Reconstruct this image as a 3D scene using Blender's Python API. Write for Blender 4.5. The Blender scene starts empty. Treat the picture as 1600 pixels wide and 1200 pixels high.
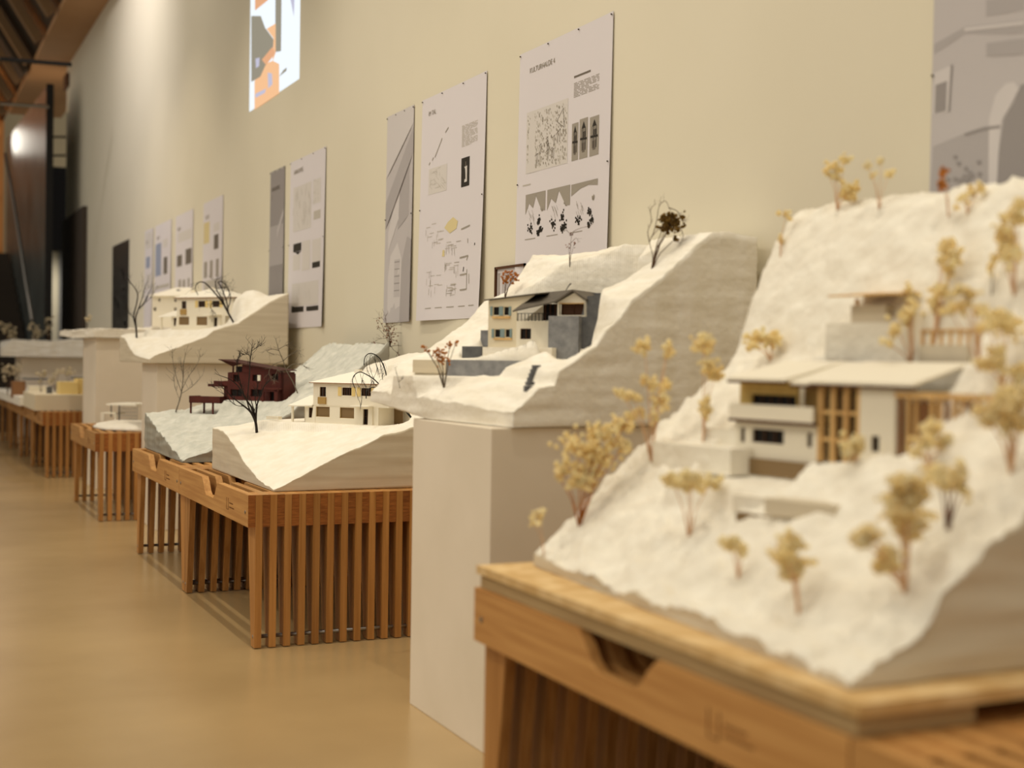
import bpy, math, random
from mathutils import Vector, Matrix, noise
random.seed(7)
S = bpy.context.scene
COL = S.collection
# ------------------------------------------------------------------ camera
F = 2100.0
CAMPOS = Vector((0, 0, 1.3))
_Y = Vector((-170 - 800, 548 - 600, F)).normalized()
_Z = -(Vector((1, .0145, 0)).cross(Vector((-970, -52, F)))).normalized()
if _Z.y > 0: _Z = -_Z
_X = _Y.cross(_Z).normalized()
if _X.x < 0: _X = -_X
_Z = _X.cross(_Y).normalized()
if _Z.y > 0: _Z = -_Z
cam = bpy.data.cameras.new('camera')
co = bpy.data.objects.new('camera', cam); COL.objects.link(co)
def c2w(v): return Vector((v.dot(_X), v.dot(_Y), v.dot(_Z)))
_r, _u, _b = c2w(Vector((1, 0, 0))), c2w(Vector((0, -1, 0))), c2w(Vector((0, 0, -1)))
co.matrix_world = Matrix(((_r.x, _u.x, _b.x, 0), (_r.y, _u.y, _b.y, 0), (_r.z, _u.z, _b.z, 1.3), (0, 0, 0, 1)))
cam.sensor_width = 36; cam.lens = F / 1600 * 36
cam.dof.use_dof = True; cam.dof.focus_distance = 6.7; cam.dof.aperture_fstop = 1.55
cam.clip_start = .05; cam.clip_end = 200
S.camera = co
# ------------------------------------------------------------------ light
S.view_settings.view_transform = 'Standard'; S.view_settings.look = 'None'
S.view_settings.exposure = -0.13; S.view_settings.gamma = 1
W = bpy.data.worlds.new('hall_air'); S.world = W; W.use_nodes = True
W.node_tree.nodes['Background'].inputs[0].default_value = (1, .93, .81, 1)
W.node_tree.nodes['Background'].inputs[1].default_value = .50
def spot(loc, aim, power, col, ang=75, blend=.8, size=.06):
    l = bpy.data.lights.new('spotlight', 'SPOT'); l.energy = power; l.color = col
    l.spot_size = math.radians(ang); l.spot_blend = blend; l.shadow_soft_size = size
    o = bpy.data.objects.new('spotlight', l); COL.objects.link(o); o.location = loc
    o.rotation_euler = (Vector(aim) - Vector(loc)).to_track_quat('-Z', 'Y').to_euler()
WARM = (1, .90, .74)
for y, p, c in ((-1.0, 120, WARM), (2.0, 150, WARM), (5.0, 190, WARM), (8.0, 170, WARM), (11.0, 150, (1, .86, .66)), (14.2, 150, (1, .86, .68)), (16.6, 35, (1, .86, .7))):
    spot((-2.2, y, 5.9), (2.2, y + .5, .9), p, c, 80, 1, .1)
for y, p, c in ((.6, 170, WARM), (3.2, 210, WARM), (5.9, 205, WARM), (8.3, 215, WARM), (11.0, 230, WARM), (14.0, 230, (1, .86, .66)), (15.8, 150, (1, .87, .7))):
    spot((1.15, y, 6.2), (1.75, y + .35, .8), p, c, 82, 1, .045)
def area(loc, aim, power, col, sx, sy):
    l = bpy.data.lights.new('unseen_area_lamp', 'AREA'); l.energy = power; l.color = col; l.shape = 'RECTANGLE'; l.size = sx; l.size_y = sy
    o = bpy.data.objects.new('unseen_area_lamp', l); COL.objects.link(o); o.location = loc
    o.rotation_euler = (Vector(aim) - Vector(loc)).to_track_quat('-Z', 'Y').to_euler()
area((-.6, 6, 6.6), (.6, 6, 0), 260, (1, .88, .69), 3, 16)
spot((.4, 16.6, 7.2), (2.85, 17.6, 5.0), 500, (1, .94, .94), 105, 1, .2)
spot((.6, 14.0, 7.0), (2.85, 14.6, 5.0), 110, (1, .90, .78), 95, 1, .2)
area((.6, 26, 6.0), (1.6, 26, 12), 14, (1, .76, .52), 1.5, 6)  # unseen upward lamp added to brighten the roof region
spot((2.55, 26.7, 3.1), (2.7, 28, 1.5), 60, (1, .92, .78), 120, 1, .1)  # unseen lamp added to light the column behind the stair panel
spot((-2.4, 19.5, 7.0), (2.1, 28.5, 5.0), 300, (1, .90, .76), 22, 1, .1)  # unseen spot added to put a highlight on the steel stair panel

# ------------------------------------------------------------------ pixels to points
def ray(px, py): return c2w(Vector((px - 800, py - 600, F)))
def P(px, py, **k):
    r = ray(px, py); (a, c), = k.items(); i = 'xyz'.index(a)
    return CAMPOS + r * ((c - CAMPOS[i]) / r[i])
# ------------------------------------------------------------------ materials
def srgb(c): return tuple(((v / 255 + .055) / 1.055) ** 2.4 if v / 255 > .04045 else v / 255 / 12.92 for v in c) + (1,)
def mat(name, c, rough=.8, c2=None, scale=(8, 8, 8), detail=4, bump=0, bscale=60, metal=0, rnd=0, emit=0, spec=.3, nscale=1, bdist=.004):
    m = bpy.data.materials.new(name); m.use_nodes = True; nt = m.node_tree; b = nt.nodes['Principled BSDF']
    b.inputs['Roughness'].default_value = rough; b.inputs['Metallic'].default_value = metal
    b.inputs['Specular IOR Level'].default_value = spec
    b.inputs['Base Color'].default_value = srgb(c) if not emit else (.02, .02, .02, 1)
    L = nt.links.new
    if c2 or bump:
        tc = nt.nodes.new('ShaderNodeTexCoord'); mp = nt.nodes.new('ShaderNodeMapping'); L(tc.outputs['Object'], mp.inputs[0])
        mp.inputs['Scale'].default_value = scale
        if rnd:
            oi = nt.nodes.new('ShaderNodeObjectInfo'); cb = nt.nodes.new('ShaderNodeCombineXYZ'); mu = nt.nodes.new('ShaderNodeMath'); mu.operation = 'MULTIPLY'; mu.inputs[1].default_value = 37
            L(oi.outputs['Random'], mu.inputs[0]); L(mu.outputs[0], cb.inputs[0]); L(mu.outputs[0], cb.inputs[1]); L(cb.outputs[0], mp.inputs['Location'])
    if c2:
        n = nt.nodes.new('ShaderNodeTexNoise'); n.inputs['Scale'].default_value = nscale; n.inputs['Detail'].default_value = detail; L(mp.outputs[0], n.inputs[0])
        r = nt.nodes.new('ShaderNodeValToRGB'); r.color_ramp.elements[0].position = .35; r.color_ramp.elements[1].position = .68
        r.color_ramp.elements[0].color = srgb(c2); r.color_ramp.elements[1].color = srgb(c); L(n.outputs[0], r.inputs[0])
        last = r.outputs[0]
        if rnd:
            h = nt.nodes.new('ShaderNodeHueSaturation'); mr = nt.nodes.new('ShaderNodeMapRange'); L(oi.outputs['Random'], mr.inputs[0])
            mr.inputs[3].default_value = 1 - rnd; mr.inputs[4].default_value = 1 + rnd; L(mr.outputs[0], h.inputs['Value']); L(last, h.inputs['Color']); last = h.outputs[0]
        L(last, b.inputs['Base Color'])
    if bump:
        n2 = nt.nodes.new('ShaderNodeTexNoise'); n2.inputs['Scale'].default_value = bscale; n2.inputs['Detail'].default_value = 6
        L(tc.outputs['Object'], n2.inputs[0])
        bp = nt.nodes.new('ShaderNodeBump'); bp.inputs['Strength'].default_value = bump; bp.inputs['Distance'].default_value = bdist; L(n2.outputs[0], bp.inputs['Height']); L(bp.outputs[0], b.inputs['Normal'])
    if emit:
        b.inputs['Emission Color'].default_value = srgb(c); b.inputs['Emission Strength'].default_value = emit
    return m
M = dict(
    wall=mat('wall_paint', (226, 218, 196), .75, (221, 213, 190), (.6, .6, .6), bump=.08, bscale=25),
    floor=mat('polished_concrete', (186, 158, 112), .27, (168, 141, 98), (.9, .9, .9), 6, spec=.5, bump=.02, bscale=3),
    woody=mat('larch_long', (196, 148, 88), .55, (174, 124, 68), (55, 2.0, 55), 5, rnd=.14),
    woodz=mat('larch_upright', (190, 138, 78), .55, (164, 112, 56), (55, 55, 2.0), 5, rnd=.16),
    endg=mat('end_grain', (170, 105, 48), .7, (130, 76, 32), (20, 20, 160), 3, rnd=.1),
    notch=mat('engraving', (122, 80, 40), .8),
    steel=mat('steel_rod', (150, 145, 138), .35, metal=.9),
    ply=mat('chipboard', (230, 200, 148), .8, (204, 166, 108), (14, 14, 14), 5, bump=.3, bscale=60),
    plyedge=mat('board_edge', (190, 165, 120), .85, (166, 138, 96), (6, 3, 90), 3),
    white=mat('pedestal_paint', (236, 224, 204), .6, (230, 218, 197), (3, 3, 3)),
    plaster=mat('plaster_skin', (246, 240, 226), .9, (238, 230, 212), (14, 14, 14), 6, bump=.7, bscale=45),
    plasterA=mat('plaster_rough', (244, 238, 222), .9, (234, 226, 208), (12, 12, 30), 6, bump=.9, bscale=28, bdist=.008),
    plasterB=mat('plaster_layered', (246, 240, 226), .9, (234, 226, 208), (6, 6, 40), 5, bump=.8, bscale=30, bdist=.006),
    plasterD=mat('plaster_grey', (218, 216, 204), .85, (196, 196, 184), (16, 16, 16), 6, bump=.8, bscale=40, bdist=.006),
    side=mat('foam_side', (218, 206, 182), .85, (208, 195, 170), (2, 2, 50), 3, bump=.1, bscale=20),
    sideD=mat('grey_side', (168, 164, 150), .85, (150, 147, 134), (10, 10, 10), 4, bump=.3, bscale=40),
    grey=mat('grey_card', (146, 146, 146), .85, (122, 122, 124), (30, 30, 30), 5, bump=.3, bscale=60),
    greyd=mat('grey_card_dark', (106, 106, 106), .85, (88, 88, 90), (30, 30, 30), 5),
    card=mat('white_card', (236, 228, 208), .8),
    roofw=mat('white_roof_card', (244, 238, 222), .8),
    cream=mat('cream_card', (226, 214, 186), .8),
    yellow=mat('yellow_wood_veneer', (214, 184, 112), .7, (200, 168, 96), (60, 60, 10)),
    shut=mat('pale_yellow_shutter', (232, 206, 138), .7),
    brass=mat('ochre_panel', (172, 140, 82), .7),
    brown=mat('walnut_frame', (86, 54, 30), .6),
    glassd=mat('dark_pane', (52, 38, 26), .15, spec=.6),
    black=mat('black_opening', (18, 13, 10), .6),
    tan=mat('tan_pane', (132, 108, 74), .4),
    red=mat('oxblood_card', (88, 35, 26), .6, (74, 29, 22), (20, 20, 20)),
    redd=mat('oxblood_dark', (66, 26, 18), .6),
    roofg=mat('slate_grey_roof', (104, 96, 84), .6, (90, 83, 74), (40, 40, 40)),
    teal=mat('blue_grey_shutter', (132, 152, 152), .6),
    timber=mat('model_timber', (226, 188, 126), .7, (204, 162, 104), (40, 40, 4)),
    timd=mat('model_timber_dark', (146, 104, 68), .7),
    bark=mat('dark_twig', (40, 32, 28), .8), barks=mat('silver_twig', (112, 102, 88), .7), barkp=mat('pink_stem', (222, 180, 138), .8),
    barkb=mat('brown_twig', (92, 66, 44), .8), wire=mat('black_wire', (38, 40, 38), .5),
    flower=mat('dried_flower', (255, 248, 214), .9, (255, 238, 186), (40, 40, 40)),
    flowerp=mat('dried_flower_pale', (255, 248, 218), .9, (252, 238, 190), (40, 40, 40)),
    orange=mat('dried_leaf', (226, 166, 92), .9, (196, 128, 62), (40, 40, 40)),
    moss=mat('brown_moss', (168, 134, 66), .9, (110, 84, 40), (60, 60, 60)),
    rust=mat('rust_leaf', (186, 128, 96), .9, (110, 70, 48), (60, 60, 60)),
    flowerf=mat('dried_flower_dull', (216, 196, 150), .9),
    paper=mat('poster_paper', (220, 214, 216), .7), photo=mat('print_grey', (176, 170, 162), .7),
    g1=mat('ink_pale', (212, 206, 200), .7), g2=mat('ink_light', (190, 183, 172), .7), g3=mat('ink_mid', (158, 150, 138), .7),
    g4=mat('ink_dark', (112, 103, 92), .7), g5=mat('ink_black', (48, 43, 36), .7), iy=mat('ink_yellow', (216, 200, 150), .7), ib=mat('ink_blue', (150, 158, 180), .7),
    p1=mat('photo_tone_pale', (206, 200, 198), .7), p2=mat('photo_tone_light', (190, 184, 183), .7), p3=mat('photo_tone_mid', (172, 166, 165), .7), p4=mat('photo_tone_dark', (150, 144, 142), .7),
    pd1=mat('night_tone', (46, 46, 44), .4), pd2=mat('night_tone_light', (72, 72, 68), .4), pd3=mat('night_tone_dark', (26, 26, 26), .4),
    pin=mat('pin_head', (70, 62, 52), .4, metal=.6),
    bsteel=mat('black_steel', (100, 108, 106), .4, (76, 82, 80), (.8, .8, 1.2), 4, metal=.25, spec=.6),
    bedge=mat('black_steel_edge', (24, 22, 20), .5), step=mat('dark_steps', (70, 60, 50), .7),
    copper=mat('plywood_soffit', (196, 152, 108), .5, (180, 136, 92), (.8, .5, 1), 3),
    roofd=mat('roof_glass_dark', (22, 20, 18), .35), beam=mat('roof_beam', (128, 100, 68), .6), duct=mat('roof_panel', (66, 54, 40), .7),
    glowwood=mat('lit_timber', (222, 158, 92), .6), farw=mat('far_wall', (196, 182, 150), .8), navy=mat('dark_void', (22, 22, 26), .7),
    em_w=mat('beam_white', (240, 248, 255), .9, emit=1.15), em_o=mat('beam_peach', (255, 200, 150), .9, emit=1.0), em_g=mat('beam_grey', (176, 168, 148), .9, emit=.75),
    em_o2=mat('beam_orange', (250, 186, 140), .9, emit=.9), em_p=mat('beam_lilac', (206, 204, 226), .9, emit=.95),
)
def leafy(m, k=.52):
    nt = m.node_tree; b = nt.nodes['Principled BSDF']; o = nt.nodes['Material Output']; t = nt.nodes.new('ShaderNodeBsdfTranslucent'); x = nt.nodes.new('ShaderNodeMixShader'); x.inputs[0].default_value = k
    if b.inputs['Base Color'].links: nt.links.new(b.inputs['Base Color'].links[0].from_socket, t.inputs[0])
    nt.links.new(b.outputs[0], x.inputs[1]); nt.links.new(t.outputs[0], x.inputs[2]); nt.links.new(x.outputs[0], o.inputs[0])
for k_ in ('flower', 'flowerp', 'orange', 'moss', 'rust', 'flowerf'): leafy(M[k_])
# ------------------------------------------------------------------ mesh helper
ROOT = {}
def inv_of(parent):
    while parent is not None and parent.name not in ROOT and parent.parent: parent = parent.parent
    return ROOT[parent.name].inverted() if parent is not None and parent.name in ROOT else None
class MB:
    def __init__(s): s.v = []; s.f = []; s.m = []
    def quad(s, pts, m=0):
        n = len(s.v); s.v += [Vector(p) for p in pts]; s.f.append(tuple(range(n, n + len(pts)))); s.m.append(m); return s
    def hexa(s, c, m=0):      # 8 corners: bottom 4, top 4
        n = len(s.v); s.v += [Vector(p) for p in c]
        for f in ((3, 2, 1, 0), (4, 5, 6, 7), (0, 1, 5, 4), (1, 2, 6, 5), (2, 3, 7, 6), (3, 0, 4, 7)): s.f.append(tuple(n + i for i in f)); s.m.append(m)
        return s
    def box(s, a, b, m=0):
        (x0, y0, z0), (x1, y1, z1) = a, b
        x0, x1 = sorted((x0, x1)); y0, y1 = sorted((y0, y1)); z0, z1 = sorted((z0, z1))
        return s.hexa([(x0, y0, z0), (x1, y0, z0), (x1, y1, z0), (x0, y1, z0), (x0, y0, z1), (x1, y0, z1), (x1, y1, z1), (x0, y1, z1)], m)
    def prism(s, pts, ext, m=0):
        ext = Vector(ext); n = len(s.v); k = len(pts); pts = [Vector(p) for p in pts]
        s.v += pts + [p + ext for p in pts]
        s.f.append(tuple(range(n + k - 1, n - 1, -1))); s.f.append(tuple(range(n + k, n + 2 * k))); s.m += [m, m]
        for i in range(k): j = (i + 1) % k; s.f.append((n + i, n + j, n + k + j, n + k + i)); s.m.append(m)
        return s
    def tube(s, pts, r0, r1=None, k=5, m=0):
        pts = [Vector(p) for p in pts]; r1 = r0 if r1 is None else r1; n = len(s.v); N = len(pts)
        ref = Vector((.31, .17, .93))
        for i, p in enumerate(pts):
            d = (pts[min(i + 1, N - 1)] - pts[max(i - 1, 0)])
            d = d.normalized() if d.length > 1e-9 else Vector((0, 0, 1))
            a = d.cross(ref)
            if a.length < .1: a = d.cross(Vector((1, 0, 0)))
            a.normalize(); b = d.cross(a); r = r0 + (r1 - r0) * i / (N - 1)
            s.v += [p + (a * math.cos(2 * math.pi * j / k) + b * math.sin(2 * math.pi * j / k)) * r for j in range(k)]
        for i in range(N - 1):
            for j in range(k):
                q = (j + 1) % k; s.f.append((n + i * k + j, n + i * k + q, n + (i + 1) * k + q, n + (i + 1) * k + j)); s.m.append(m)
        s.f.append(tuple(n + j for j in reversed(range(k)))); s.f.append(tuple(n + (N - 1) * k + j for j in range(k))); s.m += [m, m]
        return s
    ICO = None
    def blob(s, c, r, m=0, jit=.35):
        t = 1.618; vs = [(-1, t, 0), (1, t, 0), (-1, -t, 0), (1, -t, 0), (0, -1, t), (0, 1, t), (0, -1, -t), (0, 1, -t), (t, 0, -1), (t, 0, 1), (-t, 0, -1), (-t, 0, 1)]
        fs = [(0, 11, 5), (0, 5, 1), (0, 1, 7), (0, 7, 10), (0, 10, 11), (1, 5, 9), (5, 11, 4), (11, 10, 2), (10, 7, 6), (7, 1, 8), (3, 9, 4), (3, 4, 2), (3, 2, 6), (3, 6, 8), (3, 8, 9), (4, 9, 5), (2, 4, 11), (6, 2, 10), (8, 6, 7), (9, 8, 1)]
        n = len(s.v); c = Vector(c)
        for v in vs: s.v.append(c + Vector(v) * (r / 1.9) * random.uniform(1 - jit, 1 + jit))
        for f in fs: s.f.append(tuple(n + i for i in f)); s.m.append(m)
        return s
    def build(s, name, mats, parent=None, smooth=False, bevel=0, label=None):
        me = bpy.data.meshes.new(name); inv = inv_of(parent)
        v = [inv @ p for p in s.v] if inv else s.v
        me.from_pydata([tuple(p) for p in v], [], s.f)
        for m in (mats if isinstance(mats, (list, tuple)) else [mats]): me.materials.append(m)
        me.polygons.foreach_set('material_index', s.m)
        if smooth: me.polygons.foreach_set('use_smooth', [True] * len(s.f))
        me.update()
        o = bpy.data.objects.new(name, me); COL.objects.link(o)
        if parent: o.parent = parent
        if bevel:
            b = o.modifiers.new('edge', 'BEVEL'); b.width = bevel; b.segments = 2; b.limit_method = 'ANGLE'
        if label: o['label'] = label
        return o
def thing(name, label, cat, loc, rz=0, group=None):
    o = bpy.data.objects.new(name, None); COL.objects.link(o); o.location = loc; o.rotation_euler = (0, 0, rz); o.empty_display_size = .05
    o['label'] = label; o['category'] = cat
    if group: o['group'] = group
    ROOT[o.name] = Matrix.Translation(Vector(loc)) @ Matrix.Rotation(rz, 4, 'Z')
    return o
def tag(o, label, cat, group=None):
    o['label'] = label; o['category'] = cat
    if group: o['group'] = group
    return o
def struct(o): o['kind'] = 'structure'; return o
def dup(root, loc, label):
    r = root.copy(); COL.objects.link(r); r.location = loc; r['label'] = label
    for ch in root.children:
        c = ch.copy(); COL.objects.link(c); c.parent = r
        for g in ch.children:
            d = g.copy(); COL.objects.link(d); d.parent = c
    return r
# ------------------------------------------------------------------ room
WX = 2.85
WY = 25.5; WH = 6.45
struct(MB().box((-9, -4, -.2), (9, 36, 0)).build('floor', M['floor']))
struct(MB().box((WX, -4, 0), (WX + .3, WY, WH)).build('wall_right', M['wall']))
struct(MB().box((-9, 34, 0), (9, 34.3, 12)).build('wall_far', M['farw']))
# soffit above the wall and sloping roof beyond it
SOF = P(22, 178, z=WH)
struct(MB().box((2.28, 6, WH), (WX + .5, 31, WH + .15)).build('ceiling', M['copper']))
rf = MB(); rf.prism([(2.28, 12, WH + .1), (-4, 12, 16.5), (-4, 12, 16.7), (2.28, 12, WH + .3)], (0, 24, 0)); struct(rf.build('trim_1', M['roofd']))
u_ = (Vector((-4, 0, 16.5)) - Vector((2.28, 0, WH + .1))); 
bm_ = MB()
for i in range(12):
    y = 12 + i * 1.9; a = Vector((2.24, y, WH + .05)); 
    bm_.prism([a, a + u_, a + u_ + Vector((0, .16, 0)), a + Vector((0, .16, 0))], (-.12, 0, -.1))
struct(bm_.build('trim_2', M['beam']))
bm_ = MB()
for i in range(2):
    y = 17 + i * 9; a = Vector((2.24, y, WH + .02))
    bm_.prism([a, a + u_, a + u_ + Vector((0, .6, 0)), a + Vector((0, .6, 0))], (-.1, 0, -.1))
struct(bm_.build('trim_3', M['duct']))
tr = MB(); tr.tube([P(0, 92, y=19), P(112, 101, y=19)], .028, k=6); tag(tr.build('tie_rod', M['bedge']), 'thin dark rod spanning under the wooden soffit to the wall top', 'rod')
tr = MB(); tr.tube([P(0, 162, y=23.2), P(76, 167, y=23.2)], .03, k=6); tag(tr.build('cable_tray', M['steel']), 'pale horizontal rail running to the top of the black steel stair panel', 'rail')
dk = MB(); a = P(106, 128, x=WX)
dk.box((WX - .05, a.y - .25, a.z - .12), (WX, a.y + .25, a.z + .12)); tag(dk.build('wall_bracket', M['brown']), 'small brown box high on the far end of the long wall', 'fixture')
# staircase
st = thing('staircase', 'dark staircase with a tall black steel side panel at the far end of the hall', 'staircase', (2.0, 23.6, 0))
PX = P(75, 300, y=23.4).x
pa, pb = P(76, 133, x=PX), P(12, 218, x=PX)
pn = MB(); pn.prism([(PX - .02, pa.y, 0), (PX - .02, pb.y, 0), (PX - .02, pb.y, pb.z), (PX - .02, pa.y, pa.z)], (.03, 0, 0)); pn.build('side_panel', M['bsteel'], st)
MB().box((PX - .035, pa.y - .02, 0), (PX + .08, pa.y, pa.z + .02)).build('panel_edge', M['bedge'], st)
sp = MB(); y0 = 23.5
for i in range(18): sp.box((-3.5, y0 + i * .42, 0), (PX - .05, y0 + .42 + i * .42, .19 * (i + 1)))
sp.build('flight', M['step'], st)
hr = MB(); hr.tube([P(50, 500, x=PX - .25), P(30, 370, x=PX - .3), P(17, 290, x=PX - .35), P(8, 240, x=PX - .4)], .03, k=8); hr.build('handrail', M['steel'], st, True)
# things behind the stairs
gw = thing('timber_screen', 'warmly lit wooden frame wall glowing behind the stairs at the left edge', 'screen', (-1, 32.5, 0))
g = MB()
for i in range(10): g.box((-2.5 + i * .5, 32.5, 3), (-2.38 + i * .5, 32.6, 8.5))
for z in (3.6, 4.8, 6.2, 7.6): g.box((-2.5, 32.5, z), (2.2, 32.62, z + .14))
g.build('frame', M['glowwood'], gw)
MB().box((-2.6, 32.7, 3), (2.3, 32.8, 8.6)).build('backing', M['glowwood'], gw)
spot((.8, 31.3, 8.5), (1.2, 32.8, 5.5), 280, (1, .70, .44), 110)
spot((1.9, 31.2, 5.9), (PX, 28.3, 5.2), 38, (1, .93, .80), 60, 1, .3)
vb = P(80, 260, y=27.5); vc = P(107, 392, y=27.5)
tag(MB().box((vb.x, 27.5, vc.z), (vc.x + .6, 28.4, vb.z)).build('dark_opening_box', M['navy']), 'dark navy void of an upper level between stair panel and wall', 'balcony')  # solid navy box standing in for the darkness of an opening
cl = thing('column', 'pale greenish column standing under the dark upper level', 'column', (P(98, 500, y=27.8).x, 27.9, 0))
c0, c1 = P(82, 400, y=27.8).x, P(108, 400, y=27.8).x
MB().box((c0, 27.8, 0), (c1, 28.2, vc.z)).build('shaft', M['wall'], cl)
MB().box((c0 + .12, 27.74, .3), (c0 + .2, 27.8, vc.z)).build('pipe', M['grey'], cl)
yk = P(136, 400, x=WX).y; tag(MB().box((WX - .07, yk, 0.003), (WX - .005, WY - .05, P(115, 338, x=WX).z)).build('wall_shade_panel', M['step']), 'dark panel standing in for shade on the far end of the long white wall', 'shade panel')  # thin dark panel paints the shade at the wall end
for zz, nm in ((243, 'upper'), (214, 'lower')):
    a, b = P(80, zz, y=26), P(108, zz, y=26)
    tag(MB().tube([a, b], .02, k=6).build('wall_rail', M['bedge']), 'thin %s dark rail between the steel stair panel and the wall end' % ('lower' if nm == 'upper' else 'upper'), 'rail')
# ------------------------------------------------------------------ benches
BX = 1.434; BL = 1.565; BH = .685; BT = .033; NB = 20; BD = .143
def make_bench(y0, label):
    t = thing('slatted_bench', label, 'bench', (BX, y0, 0), 0, 'slatted larch benches along the wall')
    def prof(x):
        c = BL / 2 + .01; w = .18; d = .082; z0 = BH - BD
        pts = [(x, y0, z0), (x, y0 + BL, z0), (x, y0 + BL, BH), (x, y0 + c + w, BH)]
        pts += [(x, y0 + c + w * .80, BH - d * .35), (x, y0 + c + w * .62, BH - d * .8), (x, y0 + c + w * .45, BH - d), (x, y0 + c - w * .45, BH - d), (x, y0 + c - w * .62, BH - d * .8), (x, y0 + c - w * .80, BH - d * .35)]
        pts += [(x, y0 + c - w, BH), (x, y0, BH)]
        return pts
    for i in range(NB):
        x = BX + i * 2 * BT
        m = MB(); m.prism(prof(x), (BT, 0, 0))
        # end faces get end grain: faces 2+k-1 (last) and 2+1
        m.m[2 + 1] = 1; m.m[-1] = 1
        s = m.build('slat', [M['woody'], M['endg']], t)
        if i == 0:
            e = MB()
            cy = y0 + .42
            for a, b in (((0, 0), (.004, .055)), ((.036, 0), (.040, .055)), ((0, 0), (.04, .003))):
                e.box((x - .0012, cy - a[0], BH - .105 + a[1]), (x + .001, cy - b[0], BH - .105 + b[1]))
            for r_, n_ in ((0, 7), (1, 9)):
                for q in range(n_):
                    yy = cy - .056 - q * .011
                    e.box((x - .0008, yy, BH - .073 - r_ * .02), (x + .001, yy - .007, BH - .067 - r_ * .02))
            e.build('engraved_mark', M['notch'], s)
            for yy in (y0 + .05, y0 + BL - .05):
                k = MB(); k.tube([(x - .003, yy, BH - .08), (x + .001, yy, BH - .08)], .008, k=10); k.build('bolt', M['steel'], s)
    for i in range(NB - 1):
        x = BX + (2 * i + 1) * BT + .001
        for e in (0, 1):
            if e == 0: pr = [(x, y0, .004), (x, y0 + .062, .004), (x, y0 + .135, BH - BD - .02), (x, y0 + .135, BH), (x, y0, BH)]
            else: pr = [(x, y0 + BL - .062, .004), (x, y0 + BL, .004), (x, y0 + BL, BH), (x, y0 + BL - .135, BH), (x, y0 + BL - .135, BH - BD - .02)]
            MB().prism(pr, (BT - .002, 0, 0)).build('leg', M['woodz'], t)
    for yy in (y0 + .03, y0 + BL - .03):
        MB().tube([(BX + BT, yy, .05), (BX + (2 * NB - 2) * BT, yy, .05)], .009, k=8).build('spacer_rod', M['steel'], t, True)
    return t
FB = 3.325 - BL
bench0 = make_bench(FB, 'slatted larch bench carrying the chipboard sheet and the flower-covered hillside')
dup(bench0, (BX, FB - BL - .004, 0), 'slatted larch bench cut off by the bottom right corner, nearest of all')
dup(bench0, (BX, 5.86, 0), 'slatted larch bench under the white lawn model with a black bare tree')
dup(bench0, (BX, 5.864 + BL, 0), 'slatted larch bench under the grey plaster hill with the dark red house')
dup(bench0, (BX, 10.76, 0), 'slatted larch bench under the round plaster disc with a glass pavilion')
dup(bench0, (BX, 14.72, 0), 'slatted larch bench under the tan base with yellow blocks')
dup(bench0, (BX, 14.724 + BL, 0), 'slatted larch bench directly behind the one with yellow blocks')
dup(bench0, (BX, 14.728 + 2 * BL, 0), 'slatted larch bench at the left edge, third in the far row')
dup(bench0, (BX, 14.732 + 3 * BL, 0), 'slatted larch bench at the left edge, farthest of all')
# chipboard sheets under the front model
bd = thing('chipboard_sheet', 'two stacked chipboard sheets on the nearest benches under the flower-covered hillside', 'board', (2.0, 2.5, BH))
yn = FB + .0
MB().box((BX + .012, yn - .005, BH + .001), (1.70, 3.31, BH + .034)).build('lower_sheet', M['plyedge'], bd)
MB().box((BX + .002, yn - .02, BH + .038), (2.75, 3.32, BH + .060)).build('upper_sheet', [M['ply']], bd)
BZ = BH + .061
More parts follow.
